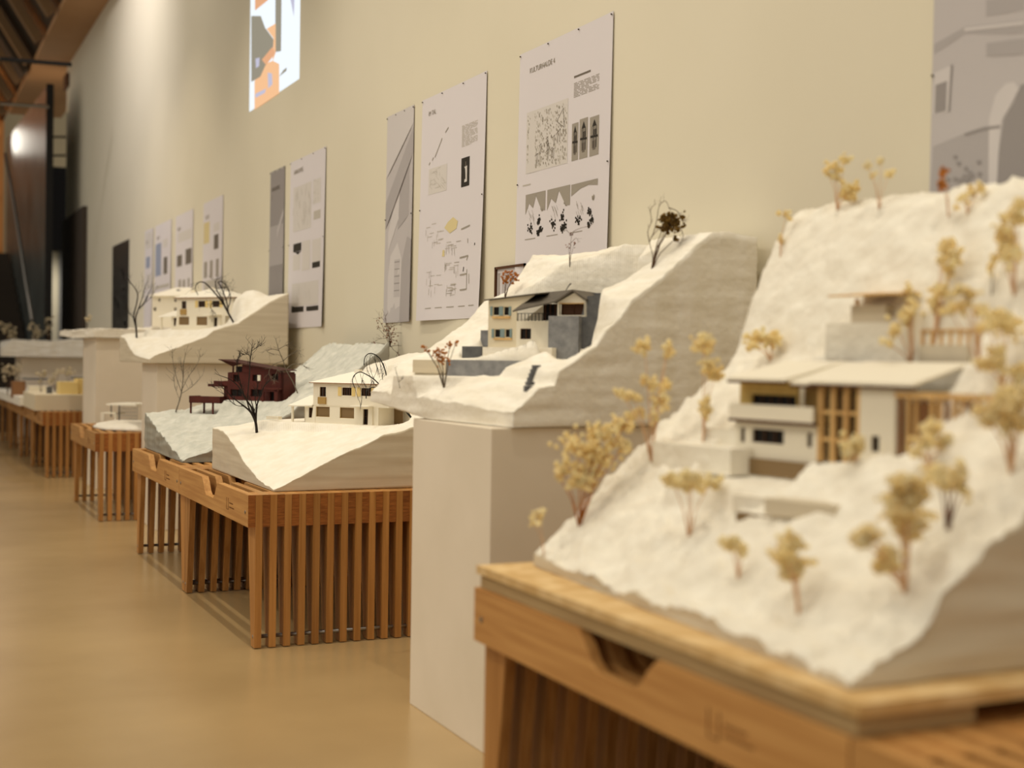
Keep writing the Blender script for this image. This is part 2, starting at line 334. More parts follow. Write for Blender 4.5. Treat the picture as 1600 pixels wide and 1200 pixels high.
# ------------------------------------------------------------------ terrains
def interp(tab, x):
    if x <= tab[0][0]: return tab[0][1]
    for (a, p), (b, q) in zip(tab, tab[1:]):
        if x <= b: return p + (q - p) * (x - a) / (b - a)
    return tab[-1][1]
def smooth(t): t = max(0, min(1, t)); return t * t * (3 - 2 * t)
class Terrain:
    def __init__(s, corners, base, hfun, plats=(), rough=.006, nscale=(9, 9, 9), basefun=None):
        s.c = [Vector(c) for c in corners]; s.base = base; s.h = hfun; s.plats = list(plats); s.rough = rough; s.ns = nscale; s.bf = basefun
    def height(s, x, y, n=True):
        z = s.h(x, y); w = 1
        for (o, u, a0, a1, d0, d1, zp, bl) in s.plats:      # flat pads: origin, direction, extents along / across
            d = Vector((x - o[0], y - o[1])); uu = Vector((u[0], u[1])); nn = Vector((-u[1], u[0]))
            if nn.x < 0: nn = -nn
            a = d.dot(uu); b = d.dot(nn)
            dist = max(a0 - a, a - a1, d0 - b, b - d1, 0)
            k = 1 - smooth(dist / bl); z = z + (zp - z) * k; w = min(w, 1 - .85 * k)
        if n:
            q = Vector((x * s.ns[0], y * s.ns[1], z * s.ns[2]))
            z += s.rough * w * (noise.noise(q) + .6 * noise.noise(q * 2.3) + .4 * noise.noise(q * 5.1))
        return z
    def pt(s, u, v):
        a, b, c, d = s.c   # near-left, near-right, far-left, far-right
        return (a * (1 - u) + b * u) * (1 - v) + (c * (1 - u) + d * u) * v
    def hit(s, px, py, tmin=1.0, tmax=25):
        r = ray(px, py).normalized(); t = tmin; last = None
        lo = min(c.y for c in s.c) - .01; hi = max(c.y for c in s.c) + .01
        while t < tmax:
            p = CAMPOS + r * t
            if lo <= p.y <= hi:
                if p.z < s.height(p.x, p.y): return p
            if p.y > hi: return last
            last = p; t += .004
        return last
    def build(s, parent, nu, nv, mats, edge=.008):
        m = MB(); G = {}
        for j in range(nv + 1):
            for i in range(nu + 1):
                p = s.pt(i / nu, j / nv)
                e = 0
                if i in (0, nu) or j in (0, nv): e = 1
                jx = edge * .5 * noise.noise(Vector((p.x * 14, p.y * 14, 3))) if e else 0
                z = max(s.height(p.x, p.y), s.base + .004)
                m.v.append(Vector((p.x + jx, p.y + jx, z))); G[i, j] = len(m.v) - 1
        for j in range(nv):
            for i in range(nu): m.f.append((G[i, j], G[i + 1, j], G[i + 1, j + 1], G[i, j + 1])); m.m.append(0)
        ring = [(i, 0) for i in range(nu)] + [(nu, j) for j in range(nv)] + [(i, nv) for i in range(nu, 0, -1)] + [(0, j) for j in range(nv, 0, -1)]
        K = 26; prev = [G[r] for r in ring]
        for k in range(1, K + 1):
            cur = []
            for q, r in enumerate(ring):
                t_ = m.v[G[r]]; bz = s.bf(t_.x, t_.y) if s.bf else s.base
                z = t_.z + (bz - t_.z) * k / K
                cen = (s.c[0] + s.c[1] + s.c[2] + s.c[3]) / 4; out = Vector((t_.x - cen.x, t_.y - cen.y, 0)).normalized()
                off = s.rough * .55 * noise.noise(Vector((t_.x * 4, t_.y * 4, z * 26))) if k < K else 0
                m.v.append(Vector((t_.x + out.x * off, t_.y + out.y * off, z))); cur.append(len(m.v) - 1)
            for q in range(len(ring)):
                w = (q + 1) % len(ring); m.f.append((prev[w], prev[q], cur[q], cur[w])); m.m.append(1)
            prev = cur
        m.f.append(tuple(reversed(prev))); m.m.append(1)
        o = m.build('terrain', mats, parent, True); o.shadow_terminator_geometry_offset = .2; return o
class Facade:
    """vertical plane: origin O, direction theta from -Y towards +X, s runs far-left to near-right, d runs inward"""
    def __init__(s, O, theta):
        s.O = Vector(O); t = math.radians(theta); s.u = Vector((math.sin(t), -math.cos(t), 0)); s.i = Vector((math.cos(t), math.sin(t), 0))
    def pix(s, px, py):
        r = ray(px, py); t = (s.O - CAMPOS).dot(s.i) / r.dot(s.i); p = CAMPOS + r * t - s.O
        return p.dot(s.u), p.z
    def pt(s, a, z, d=0): return s.O + s.u * a + s.i * d + Vector((0, 0, z))
    def box(s, mb, a0, a1, z0, z1, d0, d1, m=0):
        a0, a1 = sorted((a0, a1)); z0, z1 = sorted((z0, z1)); d0, d1 = sorted((d0, d1))
        return mb.hexa([s.pt(a0, z0, d0), s.pt(a1, z0, d0), s.pt(a1, z0, d1), s.pt(a0, z0, d1), s.pt(a0, z1, d0), s.pt(a1, z1, d0), s.pt(a1, z1, d1), s.pt(a0, z1, d1)], m)
    def pbox(s, mb, x0, y0, x1, y1, d0, d1, m=0):   # y0, y1 read at the left edge x0
        a0, z1 = s.pix(x0, y0); _, z0 = s.pix(x0, y1); a1, _ = s.pix(x1, y0)
        return s.box(mb, a0, a1, z0, z1, d0, d1, m)
    def wall(s, mb, a0, a1, z0, z1, holes, d0, d1, m=0):
        A = sorted({a0, a1, *[min(max(h[k], a0), a1) for h in holes for k in (0, 1)]}); Z = sorted({z0, z1, *[min(max(h[k], z0), z1) for h in holes for k in (2, 3)]})
        for a, b in zip(A, A[1:]):
            for c, d in zip(Z, Z[1:]):
                if b - a < 1e-5 or d - c < 1e-5: continue
                ma, mz = (a + b) / 2, (c + d) / 2
                if any(h[0] < ma < h[1] and h[2] < mz < h[3] for h in holes): continue
                s.box(mb, a, b, c, d, d0, d1, m)
        return mb
    def window(s, parent, a0, a1, z0, z1, d, frame=M['brown'], pane=M['glassd'], mull=3, rows=1, fw=.0022):
        w = MB()
        s.box(w, a0, a1, z0, z0 + fw, d, d + .004); s.box(w, a0, a1, z1 - fw, z1, d, d + .004)
        for k in range(mull + 1):
            x = a0 + (a1 - a0 - fw) * k / mull; s.box(w, x, x + fw, z0, z1, d, d + .004)
        for k in range(1, rows): z = z0 + (z1 - z0) * k / rows; s.box(w, a0, a1, z, z + fw * .7, d, d + .004)
        o = w.build('window', frame, parent)
        p = MB(); s.box(p, a0, a1, z0, z1, d + .005, d + .007); p.build('pane', pane, o)
        return o
GT = 'house models on the plaster landscapes'
# ---- villa used on two models
def villa(fc, w, label):
    t = thing('villa_model', label, 'model house', fc.pt(w / 2, 0, w * .3))
    f = lambda *a: [x * w for x in a]
    D = .42 * w; th = .018 * w
    up = MB(); H1 = [f(.085, .17, .285, .39), f(.385, .51, .305, .39), f(.635, .765, .305, .39)]
    fc.wall(up, *f(0, 1.0, .19, .43), H1, 0, th)
    fc.box(up, *f(0, 1, .19, .43), D - th, D)
    fc.box(up, 0, th, .19 * w, .43 * w, th, D - th); fc.box(up, w - th, w, .19 * w, .43 * w, th, D - th); fc.box(up, *f(0, 1, .185, .195), 0.0005, D)
    up.build('upper_wall', M['card'], t)
    lo = MB(); H2 = [f(.035, .22, .065, .175), f(.355, .545, .06, .175), f(.66, .735, 0, .165)]
    fc.wall(lo, *f(.012, .86, -.03, .188), H2, .004 * w, th + .004 * w)
    fc.box(lo, *f(.012, .99, -.03, .188), D - th, D - .002); fc.box(lo, .012 * w, .03 * w, -.03 * w, .188 * w, th, D - th); fc.box(lo, .84 * w, .86 * w, -.03 * w, .188 * w, th, D)
    lo.prism([fc.pt(-.03 * w, -.03 * w), fc.pt(.03 * w, -.03 * w), fc.pt(.03 * w, .18 * w), fc.pt(.0, .18 * w)], fc.i * .06 * w)
    lo.prism([fc.pt(.74 * w, -.03 * w, -.02 * w), fc.pt(.80 * w, -.03 * w, -.02 * w), fc.pt(.79 * w, .19 * w, -.02 * w), fc.pt(.745 * w, .19 * w, -.02 * w)], fc.i * .03 * w)
    lo.build('ground_wall', M['card'], t)
    bb = MB(); fc.box(bb, *f(.03, .97, .0, .42), .30 * w, .31 * w); bb.build('partition', M['tan'], t)
    fc.window(t, *H1[0], .006, mull=2); fc.window(t, *H1[1], .006, mull=4); fc.window(t, *H1[2], .006, mull=4)
    fc.window(t, *H2[0], .007, pane=M['tan'], mull=1, frame=M['brass']); fc.window(t, *H2[1], .007, pane=M['tan'], mull=1, frame=M['brass']); fc.window(t, *H2[2], .012, mull=2, rows=2, pane=M['black'])
    b = MB(); fc.box(b, *f(.075, .178, .205, .28), -.02 * w, 0); b.build('balcony', M['brass'], t)
    for a, c in ((.335, .38), (.515, .56), (.585, .63), (.77, .815)):
        b = MB(); fc.box(b, a * w, c * w, .30 * w, .395 * w, -.006 * w, 0); b.build('shutter', M['shut'], t)
    b = MB(); fc.box(b, *f(.565, .80, .192, .205), -.10 * w, 0); b.build('canopy', M['roofw'], t)
    # hipped roof
    ov = .035 * w; a0, a1, d0, d1 = -ov, w + ov, -ov, D + ov; ze = .43 * w; zr = .56 * w
    r = MB(); c = [fc.pt(a0, ze, d0), fc.pt(a1, ze, d0), fc.pt(a1, ze, d1), fc.pt(a0, ze, d1)]; e = [p + Vector((0, 0, .008 * w)) for p in c]
    R0, R1 = fc.pt(.38 * w, zr, D / 2), fc.pt(.64 * w, zr, D / 2)
    for q in range(4): r.quad([c[q], c[(q + 1) % 4], e[(q + 1) % 4], e[q]], 1)
    r.quad(list(reversed(c)), 1); r.quad([e[0], e[1], R1, R0]); r.quad([e[1], e[2], R1]); r.quad([e[2], e[3], R0, R1]); r.quad([e[3], e[0], R0])
    ro = r.build('roof', [M['roofw'], M['timd']], t)
    b = MB(); fc.box(b, *f(.415, .475, .53, .585), D / 2 - .03 * w, D / 2 + .03 * w); b.build('chimney', M['roofw'], ro)
    # porch to the left
    b = MB(); z0 = .165 * w; z1 = .27 * w
    b.prism([fc.pt(-.33 * w, z0, -.02 * w), fc.pt(-.005 * w, z0 + .01 * w, -.02 * w), fc.pt(-.005 * w, z1, .30 * w), fc.pt(-.27 * w, z1, .30 * w)], (0, 0, .014 * w)); b.build('porch_roof', M['roofw'], t)
    for a, d in ((-.30, 0), (-.21, 0.12)):
        b = MB(); fc.box(b, a * w, (a + .022) * w, -.03 * w, z0 + (.05 * w if d else 0.004 * w), d * w, (d + .02) * w); b.build('porch_post', M['card'], t)
    b = MB(); fc.wall(b, *f(-.12, -.01, -.03, .17), [f(-.075, -.02, .05, .16)], .02 * w, .035 * w); b.build('porch_wall', M['card'], t)
    fc.window(t, *f(-.075, -.02, .05, .16), .03 * w, mull=2, rows=3)
    return t
# ---- twigs and plants
def px_branch(mb, pts, y, r0, r1, jit=.01, m=0, k=5):
    o = 0; out = []
    for i, (a, b) in enumerate(pts):
        if i: o += random.uniform(-jit, jit)
        out.append(P(a, b, y=y + o))
    # light resampling for curvature
    res = []
    for i in range(len(out) - 1):
        p0 = out[max(i - 1, 0)]; p1 = out[i]; p2 = out[i + 1]; p3 = out[min(i + 2, len(out) - 1)]
        for q in range(3):
            t = q / 3; res.append(.5 * ((2 * p1) + (p2 - p0) * t + (2 * p0 - 5 * p1 + 4 * p2 - p3) * t * t + (3 * p1 - p0 - 3 * p2 + p3) * t ** 3))
    res.append(out[-1]); mb.tube(res, r0, r1, k, m); return res
def twigs(mb, line, n, ln, r, sub=1, droop=0, side=None):
    for _ in range(n):
        i = random.randint(len(line) // 3, len(line) - 1); p = line[i]; d = (line[i] - line[max(i - 2, 0)])
        d = d.normalized() if d.length > 0 else Vector((0, 0, 1))
        v = (d + Vector((random.uniform(-1, 1), random.uniform(-1, 1), random.uniform(-.4, .9))) * .9).normalized(); L = ln * random.uniform(.4, 1.1)
        q = [p]
        for s in range(4):
            v = (v + Vector((random.uniform(-.3, .3), random.uniform(-.3, .3), random.uniform(-.15, .3) - droop))).normalized(); q.append(q[-1] + v * L / 4)
        mb.tube(q, r, r * .5, 3)
        if sub: twigs(mb, q, 2, ln * .5, r * .6, sub - 1, droop)
def bare_tree(name, label, base, lines, mt, r=.004, ntw=5, ln=.05, droop=0, cat='model tree', jit=.012):
    t = thing(name, label, cat, base); m = MB(); tw = MB()
    for k, (pts, ra, rb) in enumerate(lines):
        l = px_branch(m, pts, base.y, r * ra * 1.1, max(r * rb * 1.3, .0010), jit)
        if ntw: twigs(tw, l, ntw + 2, ln, max(r * .26, .0009), 1, droop)
    m.build('trunk', mt, t, True)
    if ntw: tw.build('twigs', mt, t)
    return t
def flower_tree(label, base, clumps, mt=None, stem=None, r=.0022, n=26, br=.0075, name='dried_flower_tree', group=None, spread=.03, cat='model tree'):
    """clumps: (px, py, rx_px, ry_px); a stem from base to each clump, then a head of small buds"""
    t = thing(name, label, cat, base, 0, group); m = MB(); mt = mt or M['flower']; stem = stem or M['barkp']
    sc = (base - CAMPOS).length / F
    for (cx, cy, rx, ry) in clumps:
        y = base.y + random.uniform(-spread, spread); c = P(cx, cy, y=y)
        mid = base.lerp(c, .5) + Vector((base.x - c.x, 0, .0)) * .15
        m.tube([base - Vector((0, 0, .006)), base.lerp(mid, .6) + Vector((random.uniform(-.003, .003),) * 3), mid, mid.lerp(c, .6), c], r, r * .4, 5)
        h = MB(); k = max(6, int(n * rx * ry / 300)); ks = min(k, 90)
        for _ in range(ks):
            v = Vector((random.gauss(0, .52) * rx * sc, random.gauss(0, .5) * min(rx, ry) * sc, random.gauss(0, .52) * ry * sc))
            h.blob(c + v, br * random.uniform(.6, 1.25))
            if random.random() < .25: m.tube([c, c + v * .9], r * .35, r * .2, 3)
        h.build('flower_head', mt, t, True)
    m.build('stem', stem, t, True)
    return t
# ================================================================== model A (front)
nA = [(1.49, .755), (1.605, .806), (1.749, .934), (1.838, 1.0), (1.9, 1.065), (2.05, 1.20), (2.25, 1.46), (2.42, 1.70), (2.48, 1.735), (2.8, 1.74)]
fA = [(1.56, .765), (1.7, .887), (1.9, 1.06), (2.105, 1.23), (2.213, 1.313), (2.265, 1.46), (2.33, 1.61), (2.40, 1.735), (2.48, 1.76), (2.8, 1.76)]
def hA(x, y):
    v = (y - 1.83) / 1.42; v = max(0, min(1, v)); return interp(nA, x) * (1 - v) + interp(fA, x) * v
th_A = 8
OA = P(1150, 712, x=1.955)
FA = Facade(OA, th_A)
TA = Terrain([(1.49, 1.83, 0), (2.74, 1.83, 0), (1.575, 3.25, 0), (2.74, 3.27, 0)], BZ, hA, rough=.020, nscale=(12, 12, 16))
zpA = OA.z - .005
aR = FA.pix(1530, 700)[0]
TA.plats = [((OA.x, OA.y), (FA.u.x, FA.u.y), -.03, aR * .80, -.06, .20, zpA, .03), ((OA.x, OA.y), (FA.u.x, FA.u.y), -.04, FA.pix(1295, 700)[0], -.17, -.014, zpA - .045, .03)]
mA = thing('hillside_model', 'large rough white plaster hillside on chipboard in the right foreground, planted with yellow dried flowers', 'landscape model', (2.1, 2.5, BZ))
TA.build(mA, 130, 150, [M['plasterA'], M['side']], .012)
def on(T, px, py): return T.hit(px, py)
def slabs(T, parent, name, px0, py0, px1, py1, mt, d0=-.02, d1=.10, theta=th_A, at=None, label=None):
    p = on(T, *(at or ((px0 + px1) / 2, py1))); f = Facade((p.x, p.y, 0), theta); f.O += f.i * (d0 + .02); m = MB(); f.pbox(m, px0, py0, px1, py1, 0, d1 - d0); return m.build(name, mt, parent, label=label)
bwA = MB(); qf = Facade(FA.pt(0, 0, -.012), th_A); qf.pbox(bwA, 1139, 712, 1279, 737, 0, .06); bwA.build('terrace_wall', M['tan'], mA, label='brown timber-faced terrace wall')
slabs(TA, mA, 'terrace_wall', 1195, 778, 1305, 804, M['side'], -.03, .10, 16)
slabs(TA, mA, 'terrace_wall', 1150, 800, 1300, 815, M['tan'], -.015, .10, 14, at=(1225, 815))
slabs(TA, mA, 'terrace_wall', 1145, 772, 1200, 798, M['plasterA'], -.02, .10, 12)
slabs(TA, mA, 'terrace_wall', 1020, 690, 1142, 730, M['plasterA'], -.005, .12, 8, at=(1080, 735))
slabs(TA, mA, 'terrace_wall', 1098, 668, 1150, 700, M['plasterA'], -.005, .12, 8, at=(1120, 720))
slabs(TA, mA, 'retaining_wall', 1436, 539, 1512, 576, M['side'], -.03, .12, 8)
slabs(TA, mA, 'driveway_ramp', 1290, 505, 1395, 562, M['plasterA'], -.02, .12, 8)
# carport
cp = on(TA, 1370, 508); fcp = Facade((cp.x, cp.y, 0), 12)
ct = thing('carport_model', 'small thin-roofed wooden carport high on the flower-covered hillside', 'model carport', cp)
m = MB(); a0, z0 = fcp.pix(1318, 466); a1, z1 = fcp.pix(1432, 462)
m.prism([fcp.pt(a0, z0, -.06), fcp.pt(a1, z0, -.06), fcp.pt(a1, z0 + .012, .08), fcp.pt(a0 + .02, z0 + .012, .08)], (0, 0, .005)); m.build('roof', M['timber'], ct)
m = MB(); fcp.pbox(m, 1338, 478, 1392, 505, -.02, .04); m.build('wall', M['side'], ct)
m = MB(); fcp.pbox(m, 1344, 467, 1348, 480, -.02, -.014); m.build('post', M['timber'], ct)
m = MB(); fcp.pbox(m, 1425, 467, 1429, 540, -.02, -.014); m.build('post', M['timber'], ct)
# fence
fp = on(TA, 1475, 537); ff = Facade((fp.x, fp.y, 0), 8)
ft = thing('fence_model', 'tiny pale timber fence above the grey retaining wall on the front hillside', 'model fence', fp)
m = MB(); ff.pbox(m, 1440, 515, 1535, 519, -.004, 0); m.build('rail', M['timber'], ft)
for i in range(7):
    m = MB(); ff.pbox(m, 1441 + i * 14.5, 516, 1445 + i * 14.5, 540, -.004, 0); m.build('post', M['timber'], ft)
# house A
hA_ = thing('hillside_house_model', 'model house with low beige roof and timber grid facade on the front hillside', 'model house', FA.pt(.3, 0, .1), 0)
def fz(f, px, py): return f.pix(px, py)
A = lambda px, py=660: FA.pix(px, py)[0]
Z = lambda py, px=1200: FA.pix(px, py)[1]
zt = FA.pix(1200, 597)[1]; zb = -.02
zs = FA.pix(1200, 661)[1]         # floor slab level
lo = MB(); h = [(A(1157), A(1164), Z(691, 1160), Z(668, 1160)), (A(1175), A(1225), Z(693), Z(671)), (A(1261), A(1269), Z(699, 1265), Z(676, 1265))]
FA.wall(lo, A(1150), A(1278), zb, zs, h, 0.0, .008); FA.box(lo, A(1150), A(1150) + .008, zb, zs, .008, .2); FA.box(lo, A(1150), A(1278), zb, zs, .2, .21)
lo.build('lower_wall', M['card'], hA_)
for q in h: FA.window(hA_, *q, .006, pane=M['black'], mull=3 if q[1] - q[0] > .05 else 1)
b = MB(); FA.box(b, A(1147), A(1280), zs, zs + .008, -.02, .05); b.build('floor_slab', M['brown'], hA_)
b = MB(); FA.box(b, A(1148), A(1279), zs + .008, zs + .045, -.02, -.014); FA.box(b, A(1148), A(1148) + .004, zs + .008, zs + .045, -.014, .03); b.build('balcony_parapet', M['card'], hA_)
upm = MB(); zw0, zw1 = Z(634), Z(617)
FA.wall(upm, A(1150), A(1240), zs + .008, zt, [(A(1168), A(1238), zw0, zw1)], .012, .02); FA.box(upm, A(1150), A(1150) + .006, zs, zt, .02, .2); upm.build('upper_wall', M['yellow'], hA_)
FA.window(hA_, A(1168), A(1238), zw0, zw1, .018, pane=M['black'], mull=5)
upm = MB(); q = (A(1262), A(1276), zw0, zw1); FA.wall(upm, A(1240), A(1279), zs + .008, zt, [q], .035, .043); upm.build('upper_wall', M['brass'], hA_); FA.window(hA_, *q, .04, pane=M['black'], mull=1)
g = MB(); a0, a1 = A(1279), A(1346); zz0 = Z(722, 1300)
for k in range(4):
    x = a0 + (a1 - a0 - .014) * k / 3; FA.box(g, x, x + .012, zz0, zt, -.004, .012)
for py in (645, 688): z = Z(py, 1310); FA.box(g, a0, a1, z - .004, z + .004, -.001, .01)
g.build('timber_grid', M['timber'], hA_)
b = MB(); FA.box(b, a0, a1, zz0, zt, .03, .034); b.build('glazing', M['black'], hA_)
wr = MB(); q = (A(1364), A(1377), Z(706, 1370), Z(681, 1370)); FA.wall(wr, A(1346), A(1401), zb - .02, zt - .008, [q], -.006, .004); FA.box(wr, A(1401) - .008, A(1401), zb - .02, zt - .01, .004, .2); wr.build('end_wall', M['card'], hA_)
FA.window(hA_, *q, 0.0, pane=M['black'], mull=1)
r = MB(); zr = zt + .035
def roofpiece(a0, a1, z, d0, dz):
    r.prism([FA.pt(a0, z, d0), FA.pt(a1, z, d0), FA.pt(a1, z + dz, .17), FA.pt(a0, z + dz, .17)], (0, 0, .006), 0)
    FA.box(r, a0, a1, z - .007, z - .0005, d0, d0 + .01, 1)
roofpiece(A(1149), A(1239), zt + .003, -.03, .045); roofpiece(A(1239), A(1280), zt - .004, -.012, .05); roofpiece(A(1272), A(1437), zt, -.02, .048)
r.build('roof', [M['card'], M['brown']], hA_)
# pergola right of the house
pg = thing('pergola_model', 'slatted timber pergola beside the front hillside house', 'model pergola', FA.pt(A(1460), 0, .05))
b = MB(); FA.pbox(b, 1403, 612, 1560, 621, -.01, .004); FA.pbox(b, 1403, 612, 1560, 616, .08, .09); b.build('beam', M['timber'], pg)
for k in range(11):
    xx = 1404 + k * 12
    b = MB(); bot = FA.pix(xx, 724 if xx < 1500 else 724 - (xx - 1500) * .9)[1]; a = A(xx); FA.box(b, a, a + .007, bot - .01, FA.pix(xx, 620)[1], .0, .007); b.build('post', M['timber'] if k % 3 else M['timd'], pg)
b = MB(); FA.pbox(b, 1402, 628, 1452, 722, .03, .034); b.build('slat_screen', M['timd'], pg)
b = MB(); q = (A(1490), A(1502), FA.pix(1490, 676)[1], FA.pix(1490, 630)[1]); FA.wall(b, A(1483), A(1509), q[2] - .01, q[3] + .008, [q], .01, .016); b.build('door_frame', M['card'], pg)
# flowers on A
def FT(label, bpx, clumps, **k):
    p = on(TA, *bpx); return flower_tree(label, p, clumps, group='dried flower trees on the front hillside', **k)
FT('bushy yellow dried flower tree leaning over the far left edge of the front hillside', (905, 822), [(905, 700, 34, 24), (935, 712, 26, 20), (880, 735, 16, 10), (915, 745, 28, 16), (940, 675, 26, 12), (972, 665, 18, 14), (975, 695, 18, 10), (985, 650, 10, 8), (870, 738, 6, 6), (905, 755, 12, 8)], n=60, stem=M['orange'])
FT('tall thin yellow dried flower tree in front of the layered foothill', (1018, 722), [(1007, 541, 14, 12), (1045, 545, 10, 8), (1040, 555, 6, 5), (1012, 598, 12, 10), (990, 620, 16, 8), (970, 612, 8, 8), (1030, 622, 12, 18), (1040, 605, 10, 10), (1022, 650, 8, 10), (1000, 645, 7, 8)], n=50)
FT('yellow dried flower stalk with three stacked heads left of the beige-roofed house', (1098, 690), [(1100, 535, 17, 13), (1108, 572, 14, 12), (1116, 588, 12, 10), (1100, 637, 13, 14)], n=60)
FT('single pale yellow flower bud sticking out at the far left corner of the front hillside', (850, 868), [(842, 803, 9, 10), (834, 815, 6, 7)], mt=M['flowerp'], n=50, r=.0012)
FT('flat-topped pale yellow dried flower tree left of the lower terrace walls', (1077, 838), [(1050, 750, 18, 9), (1080, 745, 22, 10), (1110, 752, 18, 10), (1075, 758, 24, 8)], mt=M['flowerp'], n=50)
FT('small pale dried flower sapling near the front edge, below the terrace walls', (1154, 905), [(1140, 850, 12, 12), (1160, 860, 12, 9), (1150, 842, 9, 8)], mt=M['flowerp'], n=40)
FT('round orange-yellow dried flower tree at the middle of the front edge', (1248, 958), [(1238, 850, 20, 13), (1228, 868, 18, 12), (1245, 882, 22, 12), (1235, 890, 18, 10)], n=60, r=.0035)
FT('largest yellow dried flower tree, near the front right edge', (1415, 925), [(1412, 755, 24, 16), (1425, 775, 26, 18), (1400, 795, 24, 18), (1420, 820, 28, 18), (1360, 835, 14, 14), (1345, 842, 10, 12), (1388, 872, 16, 14), (1380, 888, 14, 8)], n=55, r=.0035)
FT('orange dried flower tree on a reddish stem right of the largest one', (1480, 828), [(1465, 742, 18, 12), (1480, 752, 20, 12), (1495, 742, 14, 12), (1505, 765, 10, 8)], n=55, stem=M['rust'], r=.003)
FT('low round yellow dried flower bush on top left of the beige-roofed house', (1205, 562), [(1185, 528, 16, 11), (1205, 530, 18, 11), (1225, 546, 14, 8), (1175, 540, 10, 8)], n=60)
FT('yellow dried flower pair on the ridge left, highest blossom of all', (1308, 328), [(1302, 262, 14, 8), (1320, 250, 13, 8), (1305, 275, 10, 7), (1292, 265, 8, 6), (1330, 295, 14, 12), (1322, 304, 12, 8)], n=55, r=.0015)
FT('sparse three-tipped dried flower sprig on the ridge left of the large grey photograph', (1374, 330), [(1365, 272, 5, 6), (1376, 252, 3, 6), (1390, 271, 6, 6), (1356, 258, 4, 4)], n=60, r=.0013, mt=M['flowerp'])
FT('thin dried flower twig standing on the far upper left slope', (1219, 402), [(1228, 335, 9, 6), (1220, 372, 3, 6)], n=50, r=.0015)
FT('thin orange dried flower twig on the ridge before the large grey photograph', (1482, 338), [(1474, 268, 7, 6), (1472, 285, 5, 8)], n=50, mt=M['orange'], r=.0018)
FT('short yellow dried flowers straddling the ridge at upper right', (1512, 335), [(1515, 296, 8, 7), (1530, 294, 8, 7), (1505, 312, 10, 6), (1528, 330, 8, 6)], n=50, r=.0015)
FT('tall slender dried flower tree rising behind the small timber fence', (1460, 536), [(1480, 382, 16, 10), (1490, 405, 12, 16), (1488, 425, 16, 12), (1470, 455, 14, 14), (1462, 475, 10, 10), (1470, 405, 8, 6)], n=45)
FT('branching dried flower tree in front of the grey retaining wall', (1530, 578), [(1503, 455, 14, 8), (1515, 462, 10, 6), (1503, 478, 12, 10), (1530, 485, 12, 9), (1485, 487, 12, 6)], n=45)
FT('dried flower tree beside the thin-roofed carport', (1425, 572), [(1422, 455, 12, 12), (1418, 492, 16, 9), (1400, 512, 12, 14), (1425, 480, 9, 10), (1382, 532, 12, 8), (1420, 500, 14, 10)], n=45)
FT('orange dried flower tree at the upper right edge of the picture', (1585, 460), [(1582, 340, 18, 12), (1565, 355, 8, 14), (1570, 378, 12, 16), (1580, 400, 12, 14), (1590, 325, 12, 12), (1560, 395, 8, 8)], n=45)
FT('yellow bush against the timber grid of the beige-roofed house', (1335, 722), [(1330, 698, 13, 12), (1345, 692, 10, 8), (1320, 705, 8, 8)], n=60, mt=M['flowerp'])
FT('yellow dried flower bush in front of the timber pergola', (1452, 735), [(1455, 672, 14, 14), (1442, 690, 14, 12), (1430, 705, 12, 8), (1475, 690, 14, 10)], n=50)
FT('dense dried flower tree at the right edge beside the fence', (1568, 620), [(1560, 498, 22, 14), (1575, 510, 18, 16), (1545, 510, 12, 10), (1560, 560, 20, 14), (1585, 580, 18, 14), (1540, 565, 14, 8)], n=45, r=.003)
FT('bushiest dried flower tree half outside the right edge above the pergola', (1580, 740), [(1560, 635, 22, 18), (1590, 620, 20, 20), (1575, 660, 20, 16), (1540, 648, 12, 14), (1595, 655, 16, 14)], n=45, r=.003)
FT('forked bare-stemmed dried flower at the right edge above the dense tree', (1548, 490), [(1552, 418, 8, 8), (1592, 455, 8, 20)], n=40, stem=M['barks'])
# ================================================================== pedestal 1 and model B
def pedestal(label, x0, y0, x1, y1, h):
    t = tag(MB().box((x0, y0, 0), (x1, y1, h)).build('pedestal', M['white'], bevel=.003), label, 'pedestal', 'white gallery pedestals'); return t
pedestal('tall white pedestal under the grey-roofed house model, nearest of the pedestals', 1.78, 4.006, 2.68, 4.73, 1.075)
nB = [(1.80, 1.10), (1.88, 1.15), (2.0, 1.215)]
for a, b in ((840, 608), (872, 580), (900, 562), (930, 540), (944, 516), (968, 496), (985, 466), (1032, 436), (1080, 388), (1112, 362), (1170, 368)):
    p = P(a, b, y=4.0); nB.append((p.x, p.z))
nB = sorted(q for q in nB if q[0] < 2.8)
fB = []
for a, b in ((574, 620), (592, 600), (615, 573), (641, 560), (660, 551), (700, 525), (736, 496), (756, 472), (788, 458), (816, 424), (832, 399)):
    p = P(a, b, y=5.1); fB.append((p.x, p.z))
pr_ = P(980, 394, y=4.5)
fB = sorted(fB); fB += [(2.85, fB[-1][1] + .005)]
def hB(x, y):
    v = max(0, min(1, (y - 4.0) / 1.1)); v = v ** (1.2 + .7 * smooth((x - 1.85) / .2)); z = interp(nB, x) * (1 - v) + interp(fB, x) * v
    return z
OB = P(764, 540, y=4.80); thB = 40
FBm = Facade(OB, thB)
TB = Terrain([(1.85, 3.99, 0), (2.80, 3.99, 0), (1.735, 5.1, 0), (2.80, 5.1, 0)], 1.078, hB, rough=.010, nscale=(7, 7, 11),
             basefun=lambda x, y: 1.078 + (max(0, y - 4.6) * .10 if x < 2.0 else 0))
TB.plats = [((OB.x, OB.y), (FBm.u.x, FBm.u.y), -.03, .60, -.02, .24, OB.z - .006, .015),
            ((OB.x, OB.y), (FBm.u.x, FBm.u.y), -.10, .75, -.10, -.03, OB.z - .05, .02)]
